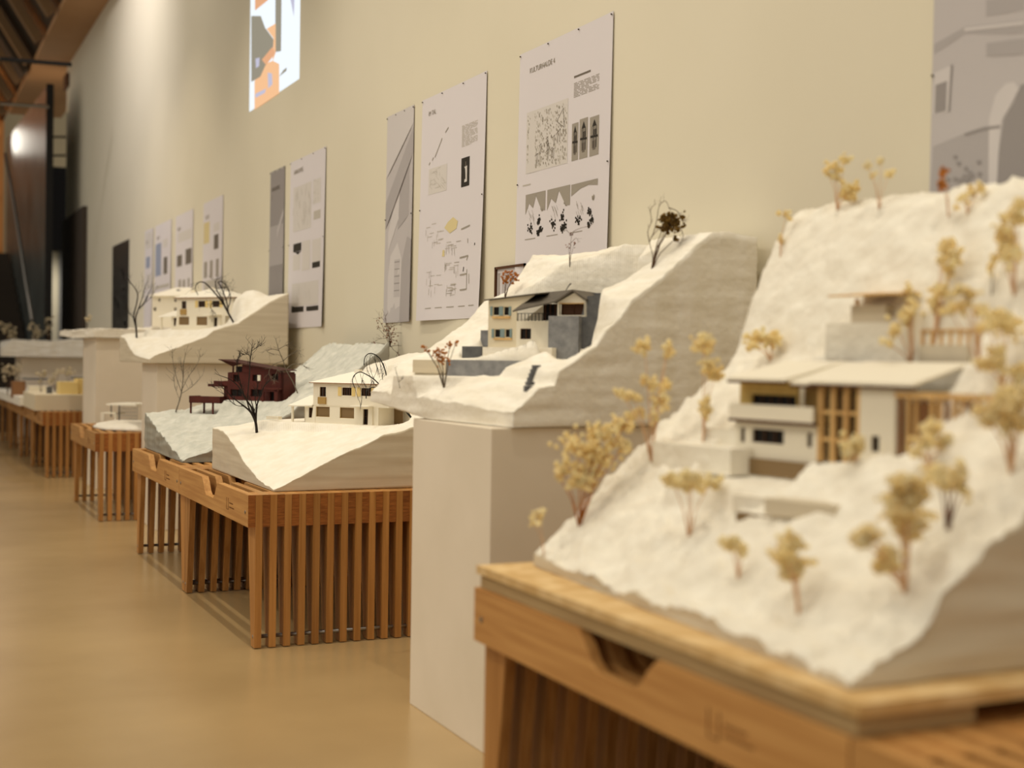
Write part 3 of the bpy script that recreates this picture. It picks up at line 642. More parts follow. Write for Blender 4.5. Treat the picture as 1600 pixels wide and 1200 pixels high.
# lawn in front of the lower retaining wall
TB.plats.append(((2.22, 4.06), (.294, .956), 0, .42, -.13, 0, 1.30, .05))
mBt = thing('foothill_model', 'white layered plaster foothill with grey retaining walls on the nearest tall pedestal', 'landscape model', (2.3, 4.5, 1.078))
lawn = P(760, 600, z=1.20)
TB.plats.append(((OB.x - .02, OB.y - .02), (FBm.u.x, FBm.u.y), -.30, .50, -.28, -.10, 1.235, .018))
TB.build(mBt, 190, 200, [M['plasterB'], M['plasterB']], .012)
def bw(name, x0, y0, x1, y1, mt, dd, d1, th=thB, lab=None):
    f = Facade(FBm.pt(0, 0, dd) - Vector((0, 0, 0)), th); m = MB(); f.pbox(m, x0, y0, x1, y1, 0, d1); m.build(name, mt, mBt, label=lab)
bw('retaining_wall', 697, 562, 843, 590, M['grey'], -.135, .05, lab='grey plaster retaining wall')
bw('retaining_wall', 722, 541, 752, 562, M['greyd'], -.05, .07, lab='dark grey plaster block')
bw('retaining_wall', 751, 516, 766, 541, M['grey'], .01, .1)
bw('retaining_wall', 645, 562, 697, 582, M['side'], -.135, .05)
bw('garden_step', 754, 542, 862, 563, M['plasterB'], -.075, .09)
bw('garden_step', 838, 572, 872, 582, M['grey'], -.15, .05)
# grey block under the gable
m = MB(); a0, z1 = FBm.pix(862, 494); a1, _ = FBm.pix(909, 494); _, z0 = FBm.pix(862, 562)
FBm.box(m, a0, a1, z0, z1, -.03, .12); m.build('basement_block', M['grey'], mBt)
fcut = Facade(FBm.pt(0, 0, .0), thB)
pts_ = []
for zx, zy in ((1190, 330), (1235, 190), (1370, 180), (1430, 240), (1430, 320), (1392, 390), (1390, 450), (1310, 505), (1240, 560), (1190, 625)):
    a_, z_ = fcut.pix(640 + zx / 4.4444, 420 + zy / 4.4444); pts_.append(fcut.pt(a_, z_))
m = MB(); m.prism(pts_, fcut.i * .10); m.build('cut_bank', M['greyd'], mBt)
bw('retaining_wall', 915, 458, 948, 488, M['greyd'], .16, .06); bw('retaining_wall', 950, 455, 988, 470, M['grey'], .18, .06)
st_ = MB(); 
for k in range(6):
    a, b = 824 - k * 2.5 + 14, 575 + k * 6.5; p = on(TB, a, b); st_.box((p.x - .012, p.y - .012, p.z - .01), (p.x + .012, p.y + .012, p.z + .01))
st_.build('garden_stairs', M['greyd'], mBt)
# house B
hB_ = thing('gabled_house_model', 'cream model house with grey gabled roof and blue-grey shutters on the layered foothill', 'model house', FBm.pt(.2, 0, .1))
K = (4.4444, 640, 420)
def zB(zx, zy): return FBm.pix(zx / K[0] + K[1], zy / K[0] + K[2])
def rB(x0, y0, x1, y1): a, z1 = zB(x0, y0); _, z0 = zB(x0, y1); b, _ = zB(x1, y0); return (a, b, z0, z1)
wl = rB(548, 222, 745, 532); lm = MB()
H = [rB(578, 262, 622, 325), rB(652, 262, 690, 325), rB(588, 418, 630, 478), rB(662, 418, 696, 478)]
FBm.wall(lm, wl[0], wl[1], wl[2] - .01, wl[3], H, 0, .006); a_, z_ = zB(745, 222); b_, zb_ = zB(868, 180)
FBm.box(lm, wl[0], wl[0] + .006, wl[2] - .01, wl[3], .006, .2)
lm.prism([FBm.pt(wl[0], wl[3]), FBm.pt(wl[1], wl[3] - .002), FBm.pt(b_, zb_), FBm.pt(wl[1], wl[3] + .013)], FBm.i * .006)
lm.prism([FBm.pt(wl[1], wl[3] - .03), FBm.pt(b_, zb_ - .001), FBm.pt(wl[1], wl[3])], FBm.i * .006)
lm.build('left_wall', M['cream'], hB_)
for q in H:
    FBm.window(hB_, *q, .003, pane=M['black'], frame=M['cream'], mull=1)
for q in (rB(562, 262, 577, 325), rB(623, 262, 650, 325), rB(691, 262, 706, 325), rB(572, 418, 587, 478), rB(631, 418, 660, 478), rB(697, 418, 712, 478)):
    b = MB(); FBm.box(b, *q, -.003, 0); b.build('shutter', M['teal'], hB_)
b = MB()
for q in (rB(578, 330, 700, 345), rB(588, 480, 712, 492)):
    b = MB(); FBm.box(b, *q, -.006, 0); b.build('window_sill', M['timber'], hB_)
lw = rB(745, 362, 1052, 535); H = [rB(772, 415, 846, 488), rB(1020, 405, 1055, 488)]
b = MB(); FBm.wall(b, lw[0], lw[1] + .02, lw[2] - .01, lw[3], H, -.004, .004); FBm.box(b, lw[0], lw[1], lw[3] - .006, lw[3] - .001, .004, .15); b.build('lower_wall', M['card'], hB_)
FBm.window(hB_, *H[0], 0, pane=M['black'], mull=2); FBm.window(hB_, *H[1], 0, pane=M['black'], mull=1)
# railing
b = MB(); q = rB(750, 308, 1020, 358); FBm.box(b, q[0], q[1], q[3] - .002, q[3], 0, .002)
for k in range(12): x = q[0] + (q[1] - q[0]) * k / 11; FBm.box(b, x, x + .0022, q[2] - .004, q[3], 0, .002)
b.build('railing', M['bark'], hB_)
b = MB(); q = rB(890, 240, 1010, 356); FBm.box(b, q[0], q[1], q[2], q[3], .05, .053); b.build('glass_doors', M['black'], hB_)
b = MB(); q = rB(905, 240, 915, 356)
for zx in (905, 940, 975, 1000):
    b = MB(); q = rB(zx, 240, zx + 8, 356); FBm.box(b, *q, .046, .05); b.build('door_frame', M['brown'], hB_)
b = MB(); q = rB(735, 245, 895, 356); a0, zz = zB(760, 356); a1, zq = zB(895, 250)
b.prism([FBm.pt(a0, zz, .045), FBm.pt(a1, zz, .045), FBm.pt(a1, zq, .045)], FBm.i * .004); b.build('loggia_wall', M['card'], hB_)
# gable front
gq = rB(1025, 235, 1232, 328); a0, z0 = zB(1025, 328); aM, zM = zB(1143, 166); a1, z1 = zB(1232, 235); _, zL = zB(1025, 235)
win = rB(1040, 238, 1212, 322); b = MB()
FBm.wall(b, a0, a1, z0 - .003, win[3] + .001, [win], 0.0, .006)
b.prism([FBm.pt(a0, win[3]), FBm.pt(a1, win[3]), FBm.pt(a1, z1 + .002), FBm.pt(aM, zM), FBm.pt(a0, zL)], FBm.i * .006); b.build('gable_wall', M['card'], hB_)
FBm.window(hB_, *win, .02, pane=M['brown'], mull=2)
b = MB(); q = rB(1040, 238, 1212, 244); FBm.box(b, *q, -.004, .0); b.build('lintel', M['timber'], hB_)
# roofs
b = MB(); dB = .22
aT, zT = zB(1143, 156); aLt, zLt = zB(715, 298); aRt, zRt = zB(1240, 222); aRidgeL, zRL = zB(880, 176)
th_ = .006
def slope(a, z, c, w, d0, d1, mb=b): mb.prism([FBm.pt(a, z, d0), FBm.pt(c, w, d0), FBm.pt(c, w, d1), FBm.pt(a, z, d1)], (0, 0, th_))
# left slope runs down to the deck as a long catslide, built as one sheet from ridge to low eave
aE, zE = zB(1015, 240)
b.prism([FBm.pt(aE, zE, -.02), FBm.pt(aT, zT, -.02), FBm.pt(aT, zT, dB), FBm.pt(aE - .02, zE - .0, dB)], (0, 0, th_))
pt4 = [P(*[v / 4.4444 + o for v, o in zip(q, (640, 420))], y=yy) for q, yy in (((715, 300), 4.62), ((1020, 232), FBm.pt(aE, 0, 0).y - .01), ((1143, 153), FBm.pt(aT, 0, .0).y + .02), ((880, 178), 4.80))]
b.prism([pt4[0], pt4[1], pt4[2], pt4[3]], (0, 0, .005))
slope(aT, zT, aRt, zRt, -.02, dB)
b.build('main_roof', M['roofg'], hB_)
b = MB(); aP, zP = zB(528, 221); aQ, zQ = zB(900, 176)
b.prism([FBm.pt(aP, zP, -.015), FBm.pt(aQ, zQ, -.008), FBm.pt(aQ, zQ + .012, .16), FBm.pt(aP, zP + .006, .16)], (0, 0, .004)); b.build('annex_roof', M['roofg'], hB_)
m = MB(); ap = [P(884, 454, y=4.6), P(889, 446, y=4.6), P(892, 443, y=4.6)]; m.tube(ap, .0015, .003); m.build('antenna', M['bark'], hB_)
# plants on B
p = on(TB, 694, 606)
flower_tree('small orange dried twig tree on the lawn corner of the layered foothill', p, [(690, 560, 9, 12), (680, 552, 7, 8), (663, 542, 6, 4), (703, 540, 5, 6), (712, 536, 4, 3), (688, 548, 8, 6), (668, 547, 5, 4)], mt=M['orange'], stem=M['barks'], r=.0022, n=90, br=.0045, name='dried_twig_tree', spread=.01)
p = on(TB, 1018, 420)
t = flower_tree('curved twig with a dark brown moss ball on the foothill ridge', p, [(1048, 350, 15, 14), (1055, 345, 12, 12), (1042, 340, 10, 9), (1040, 358, 8, 6), (1056, 372, 4, 4)], mt=M['moss'], stem=M['barkb'], r=.0025, n=110, br=.006, name='moss_ball_tree', spread=.012)
m = MB()
for L in ([(1018, 420), (1020, 400), (1015, 379), (1020, 368), (1030, 358), (1045, 352)], [(1015, 379), (1012, 362), (1018, 345), (1016, 328), (1025, 318)], [(1020, 368), (1026, 345), (1030, 322), (1040, 314), (1046, 326)], [(1060, 352), (1068, 368), (1062, 382)], [(1046, 325), (1058, 330), (1066, 345), (1073, 342)]):
    l = px_branch(m, L, p.y, .0016, .0008, .006); twigs(m, l, 7, .03, .0006, 1)
m.build('twigs', M['barkb'], t)
p = on(TB, 890, 415)
t = flower_tree('tiny reddish twig plant on the ridge below the flower-house poster', p, [(893, 366, 4, 3), (888, 383, 5, 4), (897, 382, 5, 5)], mt=M['rust'], stem=M['barkb'], r=.0012, n=90, br=.003, name='twig_plant', spread=.005)
m = MB()
for L in ([(890, 415), (891, 395), (893, 370), (898, 362)], [(893, 368), (885, 360), (881, 362)], [(895, 362), (908, 356), (922, 353), (925, 350)], [(892, 380), (900, 372), (904, 378)]): l = px_branch(m, L, p.y, .001, .0005, .004); twigs(m, l, 3, .02, .0005, 0)
m.build('twigs', M['barkb'], t)
p = on(TB, 788, 470)
flower_tree('orange dried plant before the small framed picture behind the foothill', p, [(793, 430, 10, 7), (800, 436, 10, 8), (790, 440, 6, 8), (806, 428, 5, 5)], mt=M['orange'], stem=M['barkb'], r=.0016, n=90, br=.005, name='dried_plant', spread=.01)
p = on(TB, 625, 606)
bare_tree('bare_twig', 'tiny leafless twig at the far tip of the layered foothill', p, [([(625, 607), (622, 592), (618, 577)], .5, .3), ([(623, 597), (630, 591)], .3, .2)], M['barks'], .002, 2, .015)
# ================================================================== model C
yC = 5.97
nC = [(1.578, .694), (1.703, .751), (1.854, .83), (2.008, .893), (2.10, .940), (2.16, .946), (2.18, .975), (2.24, 1.01), (2.45, 1.05), (2.7, 1.12)]
lC = [(5.97, 0), (6.24, .022), (6.52, .08), (6.77, .158), (6.99, .21), (7.22, .216)]
def hC(x, y):
    k = max(0, 1 - (x - 1.578) / .9)
    z = interp(nC, x) + interp(lC, y) * k ** 1.6
    return min(z, .945 + max(0, x - 2.15) * .3) + .22 * smooth((y - 6.05) / .4) * smooth((x - 2.30) / .15)
OC = P(489, 660, z=.962); thC = 36
FC = Facade(OC, thC); wC = FC.pix(608, 640)[0]
TC = Terrain([(1.578, yC, 0), (2.70, yC, 0), (1.578, 7.26, 0), (2.70, 7.26, 0)], BH + .003, hC, rough=.005, nscale=(12, 12, 12))
TC.plats = [((OC.x, OC.y), (FC.u.x, FC.u.y), -.34, wC * 1.25, -.05, .5, .961, .012)]
mC = thing('lawn_model', 'smooth white plaster lawn model on the middle slatted bench', 'landscape model', (2.1, 6.6, BH))
TC.build(mC, 130, 130, [M['plaster'], M['side']], .006)
villa(FC, wC, 'white hipped-roof villa model with pale yellow shutters, nearest white villa, on the middle bench')
m = MB(); FC.pbox(m, 416, 650, 435, 655, -.0, .03); 
tag(m.build('planter_box_model', M['card']), 'tiny white planter block left of the white villa on the lawn model', 'model planter')
p = on(TC, 401, 676)
def zz5(*l): return [(280 + a / 7.2727, 540 + b / 7.2727) for a, b in l]
bare_tree('bare_tree_model', 'black many-branched leafless tree on the white lawn model', p, [
    (zz5((880, 990), (870, 880), (840, 800), (800, 740), (740, 690), (660, 630), (590, 580)), 1.6, .4), (zz5((872, 880), (850, 800), (820, 700), (780, 640), (730, 560), (700, 500), (640, 430), (560, 375), (460, 340)), 1.2, .25),
    (zz5((878, 960), (870, 850), (880, 700), (900, 620), (930, 560), (960, 470), (1030, 390)), 1.3, .3), (zz5((870, 860), (850, 740), (820, 630)), .9, .4),
    (zz5((840, 800), (790, 700), (770, 630), (730, 540), (690, 440), (620, 370)), .8, .25), (zz5((880, 700), (862, 600), (880, 500), (890, 440)), .6, .2),
    (zz5((590, 580), (540, 520), (480, 480), (410, 485)), .4, .15), (zz5((740, 690), (650, 680), (590, 640), (520, 560)), .35, .15),
    (zz5((730, 560), (690, 400), (660, 260), (660, 170), (700, 110)), .6, .3), (zz5((770, 640), (800, 300), (805, 180), (830, 10)), .6, .45), (zz5((805, 120), (780, 100), (740, 105)), .3, .15), (zz5((825, 60), (870, 30), (930, -5)), .3, .15)],
    M['bark'], .0046, 9, .055)
pw = Vector(FC.pt(wC * .98, 0, .10)); pw = P(612, 655, y=pw.y)
def zz8(*l): return [(540 + a / 7.5, 480 + b / 7.5) for a, b in l]
bare_tree('weeping_tree_model', 'black weeping wire tree arching over the white villa roof', P(600, 640, y=OC.y - .40), [
    ([(652, 668), (632, 640), (604, 618)] + zz8((440, 960), (340, 850), (230, 780), (160, 760), (100, 800), (80, 870), (110, 950)), 1, .45), ([(652, 668), (634, 640), (606, 615)] + zz8((480, 900), (470, 760), (400, 600), (300, 540), (230, 580), (215, 680)), 1, .5),
    (zz8((500, 880), (480, 800), (440, 660)), .6, .6), (zz8((460, 910), (430, 830), (440, 770)), .5, .4), (zz8((400, 960), (340, 900), (310, 860), (290, 940)), .4, .3), (zz8((240, 1070), (250, 980), (310, 940), (390, 950)), .8, .4),
    (zz8((110, 950), (130, 1020), (165, 1110)), .2, .15), (zz8((290, 545), (280, 700), (330, 840)), .22, .15), (zz8((330, 545), (350, 640), (380, 760)), .22, .15), (zz8((350, 560), (400, 640), (420, 740)), .22, .15), (zz8((250, 570), (240, 690), (300, 830)), .22, .15), (zz8((170, 770), (190, 850), (240, 940)), .22, .15), (zz8((110, 800), (130, 880), (190, 1000), (180, 1150)), .2, .12), (zz8((210, 780), (200, 850), (250, 940)), .2, .12), (zz8((300, 550), (370, 700), (330, 830)), .2, .12)],
    M['wire'], .0035, 2, .04, .6, jit=.008)
# ================================================================== model D
lD = [(7.72, 0), (8.18, .075), (8.66, .165), (8.99, .22)]
nD = [(1.509, .697), (1.727, .767), (2.007, .894), (2.236, 1.04), (2.44, 1.16), (2.55, 1.23), (2.74, 1.39)]
def hD(x, y):
    k = max(0, 1 - (x - 1.509) / 1.0); return interp(nD, x) + interp(lD, y) * k
OD = P(345, 623.5, z=1.022); thD = 36
FD = Facade(OD, thD)
TD = Terrain([(1.509, 7.72, 0), (2.745, 7.72, 0), (1.509, 8.985, 0), (2.745, 8.985, 0)], BH + .003, hD, rough=.016, nscale=(10, 10, 10))
aD1 = FD.pix(440, 620)[0]
TD.plats = [((OD.x, OD.y), (FD.u.x, FD.u.y), -.03, aD1 + .02, -.03, .25, 1.018, .05)]
mD = thing('grey_hill_model', 'greyish rough plaster hill on the bench behind the lawn model, carrying the dark red house', 'landscape model', (2.1, 8.3, BH))
def zD(zx, zy): return FD.pix(280 + zx / 7.2727, 540 + zy / 7.2727)
def rD(x0, y0, x1, y1): a, z1 = zD(x0, y0); _, z0 = zD(x0, y1); b, _ = zD(x1, y0); return (a, b, z0, z1)
hD_ = thing('red_house_model', 'dark red model house with a single pitched roof on the grey hill', 'model house', FD.pt(.3, 0, .1))
mw = rD(552, 305, 1175, 620); H = [rD(612, 330, 680, 410), rD(832, 330, 895, 402), rD(1050, 320, 1125, 395), rD(580, 495, 715, 575), rD(812, 495, 950, 578), rD(1030, 520, 1120, 625)]
b = MB(); FD.wall(b, *mw, H, 0, .012)
FD.box(b, mw[1] - .012, mw[1], mw[2], zD(1190, 300)[1], .0, .12)
a0, z0 = zD(605, 305); a1, z1 = zD(1290, 305); aT, zT = zD(605, 225); aU, zU = zD(1290, 310)
u_h = rD(610, 235, 712, 300)
b.prism([FD.pt(zD(715, 305)[0], zD(715, 305)[1]), FD.pt(mw[1], mw[3] - .002), FD.pt(mw[1], zD(1175, 292)[1]), FD.pt(zD(715, 225)[0], zD(715, 215)[1])], FD.i * .012)
FD.box(b, mw[0], mw[0] + .01, mw[2], mw[3], .012, .12); FD.box(b, mw[0], mw[1], mw[2], mw[3], .12, .13); FD.box(b, mw[0], mw[1], mw[3] - .003, mw[3] + .002, .012, .12)
b.build('wall', M['red'], hD_)
for q in H[:5]: FD.window(hD_, *q, .009, pane=M['black'], frame=M['redd'], mull=2)
FD.window(hD_, *H[5], .009, pane=M['black'], frame=M['redd'], mull=1)
b = MB(); FD.box(b, *u_h, .03, .034); b.build('attic_glazing', M['black'], hD_)
b = MB(); FD.box(b, *rD(605, 300, 715, 308), 0, .05); FD.box(b, *rD(604, 232, 612, 305), 0.0, .01); b.build('attic_frame', M['red'], hD_)
b = MB(); FD.box(b, *rD(895, 335, 928, 402), -.006, -.001); b.build('shutter', M['card'], hD_, label='pale open shutter')
b = MB(); q = rD(472, 400, 552, 608); FD.wall(b, *q, [rD(505, 500, 545, 560)], .03, .04); FD.box(b, *rD(372, 400, 552, 452), .015, .03); FD.box(b, *rD(325, 436, 480, 464), 0.0, .06); b.build('balcony', M['red'], hD_)
b = MB(); FD.box(b, *rD(985, 476, 1168, 498), -.045, .0); FD.box(b, *rD(985, 500, 1005, 640), -.04, -.03); FD.box(b, *rD(1125, 500, 1160, 640), -.04, -.03); FD.box(b, *rD(985, 498, 1165, 520), -.04, -.03); b.build('porch', M['red'], hD_)
r = MB(); aL, zL = zD(482, 163); aR, zR = zD(1335, 308)
aN, zN = zD(600, 236)
aR2, zR2 = zD(1185, 288); r.prism([FD.pt(aL, zL, -.03), FD.pt(aR2, zR2, -.03), FD.pt(aR2, zR2, .13), FD.pt(aL + .03, zL, .13)], (0, 0, .005))
r.prism([FD.pt(aL, zL, -.02), FD.pt(aN, zN, .0), FD.pt(zD(715, 225)[0], zD(715, 205)[1], 0.0)], FD.i * .008); r.build('roof', M['redd'], hD_)
# small red platform on stilts
TD.plats.append((tuple(on(TD, 312, 652))[:2], (FD.u.x, FD.u.y), -.09, .10, -.05, .12, .925, .05)); ps = on(TD, 322, 645); FS = Facade(FD.pt(-.05, 0, -.05), 44)
TD.build(mD, 120, 120, [M['plasterD'], M['sideD']], .012)
tb = thing('stilt_platform_model', 'dark red platform on stilts left of the dark red house', 'model platform', ps)
def zS(zx, zy): return FS.pix(280 + zx / 7.2727, 540 + zy / 7.2727)
def rS(x0, y0, x1, y1): a, z1 = zS(x0, y0); _, z0 = zS(x0, y1); b, _ = zS(x1, y0); return (a, b, z0, z1)
b = MB(); FS.box(b, *rS(112, 570, 468, 648), -.0, .008); FS.box(b, *rS(112, 640, 468, 648), 0, .12); q = rS(112, 570, 468, 648); FS.box(b, q[0], q[0] + .006, q[2], q[3], 0, .12); FS.box(b, q[1] - .006, q[1], q[2], q[3], 0, .12); b.build('deck', M['red'], tb)
for zx, zy, d in ((117, 855, .004), (170, 800, .1), (368, 780, .004)):
    q = rS(zx, 640, zx + 14, zy); b = MB(); FS.box(b, q[0], q[1], q[2] - .02, q[3], d, d + .01); b.build('stilt', M['red'], tb)
p = on(TD, 275, 645)
def zz3(*l): return [(180 + a / 3.75, 420 + b / 3.75) for a, b in l]
bare_tree('bare_tree_model', 'thin silvery leafless tree at the far left of the grey hill', p, [(zz3((355, 840), (385, 740), (398, 640), (400, 560), (415, 490)), 1.1, .3), (zz3((388, 720), (360, 640), (340, 560), (335, 470)), .6, .15), (zz3((395, 700), (430, 630), (480, 560), (500, 500)), .5, .12), (zz3((398, 640), (390, 580), (375, 520)), .4, .15), (zz3((390, 730), (450, 690), (510, 625)), .4, .12), (zz3((375, 760), (350, 690), (345, 620)), .35, .12)], M['barks'], .004, 7, .07)
p = on(TD, 467, 615)
bare_tree('bare_tree_model', 'tangled silvery leafless tree right behind the dark red house', p, [(zz3((1070, 730), (1040, 660), (1000, 590), (985, 540), (960, 480), (940, 410)), 1, .3), (zz3((985, 540), (1030, 500), (1080, 480), (1060, 530)), .6, .2), (zz3((960, 480), (920, 470), (890, 485), (930, 500)), .6, .2), (zz3((1000, 590), (1040, 560), (1090, 560), (1110, 575)), .6, .2), (zz3((985, 540), (930, 560), (900, 600), (910, 640)), .5, .2), (zz3((960, 470), (1000, 450), (1030, 470)), .5, .2), (zz3((940, 560), (950, 590), (930, 650)), .4, .2)], M['barks'], .0038, 9, .05, .15)
p = on(TD, 609, 546)
p = Vector((2.66, 7.80, hD(2.66, 7.80)))
t = flower_tree('brown tangled dried plant on the upper corner of the grey hill', P(610, 540, y=7.8), [(606, 513, 9, 8), (611, 523, 10, 10), (603, 508, 6, 6), (592, 500, 5, 4), (612, 532, 6, 8), (634, 540, 3, 2), (585, 535, 3, 2), (622, 552, 3, 4), (590, 512, 4, 3)], mt=M['rust'], stem=M['barkb'], r=.002, n=90, br=.004, name='dried_plant', spread=.02)
m = MB()
for L in ([(608, 545), (608, 520), (600, 500), (590, 496), (589, 502)], [(608, 520), (622, 520), (634, 522), (632, 535), (636, 540)], [(606, 528), (592, 530), (583, 536)], [(610, 530), (622, 535), (622, 550), (618, 560)], [(604, 508), (601, 490)], [(606, 515), (618, 508), (624, 508)]): l = px_branch(m, L, 7.8, .0014, .0007, .008); twigs(m, l, 6, .045, .0007, 1)
m.build('twigs', M['barkb'], t)
# ================================================================== pedestal 2 and model E
pedestal('white pedestal behind the middle benches, under the second white villa', 1.78, 10.1, 2.68, 10.74, 1.236)
yE = 10.05; BE = 1.237
nE = [(1.72, 1.262)]
for a, b in ((242, 556), (253.5, 552), (278, 543), (302, 533.6), (320, 527.5), (334, 516), (348, 512.6), (372.5, 504.8), (398.8, 487), (425, 469.7), (451, 457.5)):
    p = P(a, b, y=yE); nE.append((p.x, p.z))
nE = sorted(nE)
lE = sorted((P(a, b, x=1.72).y, P(a, b, x=1.72).z - 1.262) for a, b in ((231, 561), (212, 556), (203, 545), (197.5, 533), (193, 527), (188, 526)))
xR = nE[-1][0]
zE_ = P(276, 515, y=10.9).z
def hE(x, y):
    k = max(0, 1 - (x - 1.72) / .75); z = interp(nE, x) + max(0, interp(lE, y)) * k
    return min(z, zE_ - .006) if x < P(340, 512, y=yE).x + (y - yE) * -.1 else z + .15 * smooth((y - yE) / .3) * smooth((x - 2.36) / .08) * smooth((2.72 - x) / .2)
yfar = P(187, 527, x=1.72).y
OE = P(276, 515, y=10.95); FE = Facade(OE, 36); wE = FE.pix(364, 490)[0]
TE = Terrain([(1.72, yE, 0), (xR, yE, 0), (1.72, yfar, 0), (xR, yfar, 0)], BE, hE, rough=.004, nscale=(10, 10, 10))
TE.plats = [((OE.x, OE.y), (FE.u.x, FE.u.y), -.3, wE * 1.02, -.05, .4, OE.z - .003, .015)]
mE = thing('lawn_model', 'smooth white plaster lawn model on the pedestal behind the dark red house', 'landscape model', (2.2, 10.8, BE))
TE.build(mE, 90, 90, [M['plaster'], M['side']], .006)
villa(FE, wE, 'white villa model with hipped roof on the pedestal lawn model behind the dark red house')
p = on(TE, 213, 528)
def zz2(*l): return [(180 + a / 5.714, 440 + b / 5.714) for a, b in l]
bare_tree('bare_tree_model', 'dark forked leafless tree at the left corner of the pedestal lawn model', p, [(zz2((192, 505), (185, 400), (182, 330), (205, 250), (250, 200), (290, 120), (320, 60)), 1.5, .3), (zz2((185, 400), (165, 310), (190, 200), (200, 110), (170, 50), (130, 0), (120, -30)), 1.2, .3), (zz2((185, 360), (150, 310), (120, 280)), .5, .2), (zz2((205, 250), (240, 150), (270, 40), (300, -10)), .8, .2), (zz2((215, 240), (300, 160), (330, 130)), .5, .2)], M['bark'], .0052, 6, .10)
p = on(TE, 364, 505)
bare_tree('weeping_tree_model', 'leaning dark weeping tree right of the second white villa', p, [(zz2((1060, 370), (1010, 280), (960, 190), (880, 90), (800, 10), (740, 10), (715, 60), (740, 120)), 1.5, .4), (zz2((1010, 280), (950, 150), (900, 60), (900, -10), (930, -30)), 1.1, .3), (zz2((1010, 270), (990, 160), (940, 40), (920, 0), (980, 20), (1020, 90), (1010, 150)), 1, .3), (zz2((1000, 260), (1030, 150), (1000, 60), (950, 60)), .8, .3), (zz2((960, 200), (880, 190), (850, 230), (900, 290)), .8, .3), (zz2((980, 230), (960, 120), (980, 60)), .6, .3)], M['bark'], .0052, 7, .11, .25)
# ================================================================== small bench: disc and pavilion
dc = thing('plaster_disc_model', 'round white plaster disc on the small bench, base of the glass pavilion', 'landscape model', (1.95, 11.5, BH))
m = MB(); cx, cy = 2.02, 11.45; N = 48
zt_ = BH + .05
ring = []
for j, (rr, z) in enumerate(((1, BH + .002), (1.0, BH + .02), (.93, BH + .04), (.8, zt_), (0, zt_))):
    for i in range(N):
        a = 2 * math.pi * i / N; q = rr * (1 + .03 * noise.noise(Vector((math.cos(a) * 2, math.sin(a) * 2, j * .3)))); m.v.append(Vector((cx + .50 * q * math.cos(a), cy + .64 * q * math.sin(a), z + .004 * noise.noise(Vector((i * .7, j, 0))))))
for j in range(4):
    for i in range(N): k = (i + 1) % N; m.f.append((j * N + i, j * N + k, (j + 1) * N + k, (j + 1) * N + i)); m.m.append(0)
m.f.append(tuple(reversed(range(N)))); m.m.append(0)
m.build('terrain', M['plaster'], dc, True)
pv = thing('glass_pavilion_model', 'delicate white-framed glass pavilion model on the round plaster disc', 'model pavilion', (2.0, 11.3, zt_))
FP = Facade(P(172, 655, z=zt_), 50)
def rP(x0, y0, x1, y1): a, z1 = FP.pix(x0, y0); _, z0 = FP.pix(x0, y1); b, _ = FP.pix(x1, y0); return (a, b, z0, z1)
b = MB(); FP.box(b, *rP(170, 630, 216, 633), -.04, .3); b.build('roof', M['roofw'], pv)
b = MB(); q = rP(189, 633, 214, 655)
for k in range(8): x = q[0] + (q[1] - q[0]) * k / 7; FP.box(b, x, x + .003, q[2], q[3], 0, .004)
for k in range(5): z = q[2] + (q[3] - q[2]) * k / 4; FP.box(b, q[0], q[1], z, z + .003, 0, .004)
b.build('grid_wall', M['grey'], pv)
b = MB(); q = rP(187, 633, 188.5, 658); FP.box(b, *q, -.02, -.01); b.build('post', M['greyd'], pv)
b = MB(); q = rP(173, 633, 174, 652); FP.box(b, *q, 0, .008); b.build('post', M['greyd'], pv)
b = MB(); FP.box(b, *rP(162, 644, 186, 646), -.05, .1); FP.box(b, *rP(162, 646, 168, 658), -.05, -.04); FP.box(b, *rP(184, 646, 186, 658), -.05, -.04); b.build('lower_frame', M['card'], pv)
# ================================================================== pedestal 3 and slab with tall white house
pedestal('white pedestal under the slab model with the tall white block house', 1.78, 13.36, 2.70, 14.3, 1.452)
zF = 1.455
mF = thing('plateau_model', 'thin white plaster plateau overhanging the third pedestal', 'landscape model', (2.2, 14.2, zF))
def hF(x, y): return zF + .085 + .05 * smooth((y - 14.2) / 1) * 0 + (.03 if x > 2.3 else 0)
TF = Terrain([(1.74, 13.30, 0), (2.75, 13.30, 0), (1.64, 15.1, 0), (2.75, 15.1, 0)], zF, hF, rough=.012, nscale=(5, 5, 5), basefun=lambda x, y: zF + max(0, y - 14.3) * .04)
TF.build(mF, 50, 60, [M['plaster'], M['plaster']], .03)
OF = P(233, 503, y=14.3); FF = Facade((OF.x, OF.y, zF + .085), 42)
bk = thing('block_house_model', 'tall white block house model with small square windows on the thin plateau', 'model house', FF.O + Vector((.2, .1, 0)))
def zF2(zx, zy): return FF.pix(180 + zx / 5.714, 440 + zy / 5.714)
def rF(x0, y0, x1, y1): a, z1 = zF2(x0, y0); _, z0 = zF2(x0, y1); b, _ = zF2(x1, y0); return (a, b, z0, z1)
H = [rF(383, 150, 402, 178), rF(524, 155, 546, 182), rF(572, 155, 594, 180), rF(624, 155, 646, 180), rF(342, 230, 365, 262), rF(524, 232, 546, 262)]
b = MB(); q = rF(330, 130, 670, 360); FF.wall(b, q[0], q[1], 0, q[3], H, 0, .02); FF.box(b, q[0], q[0] + .02, 0, q[3], .02, .4); FF.box(b, q[1] - .02, q[1], 0, q[3], .02, .4); FF.box(b, q[0], q[1], 0, q[3], .4, .42); b.build('wall', M['card'], bk)
for h_ in H: FF.window(bk, *h_, .012, pane=M['black'], mull=1)
r = MB(); e = .04; a0, a1, ze = q[0] - e, q[1] + e, q[3]; zr = ze + .10
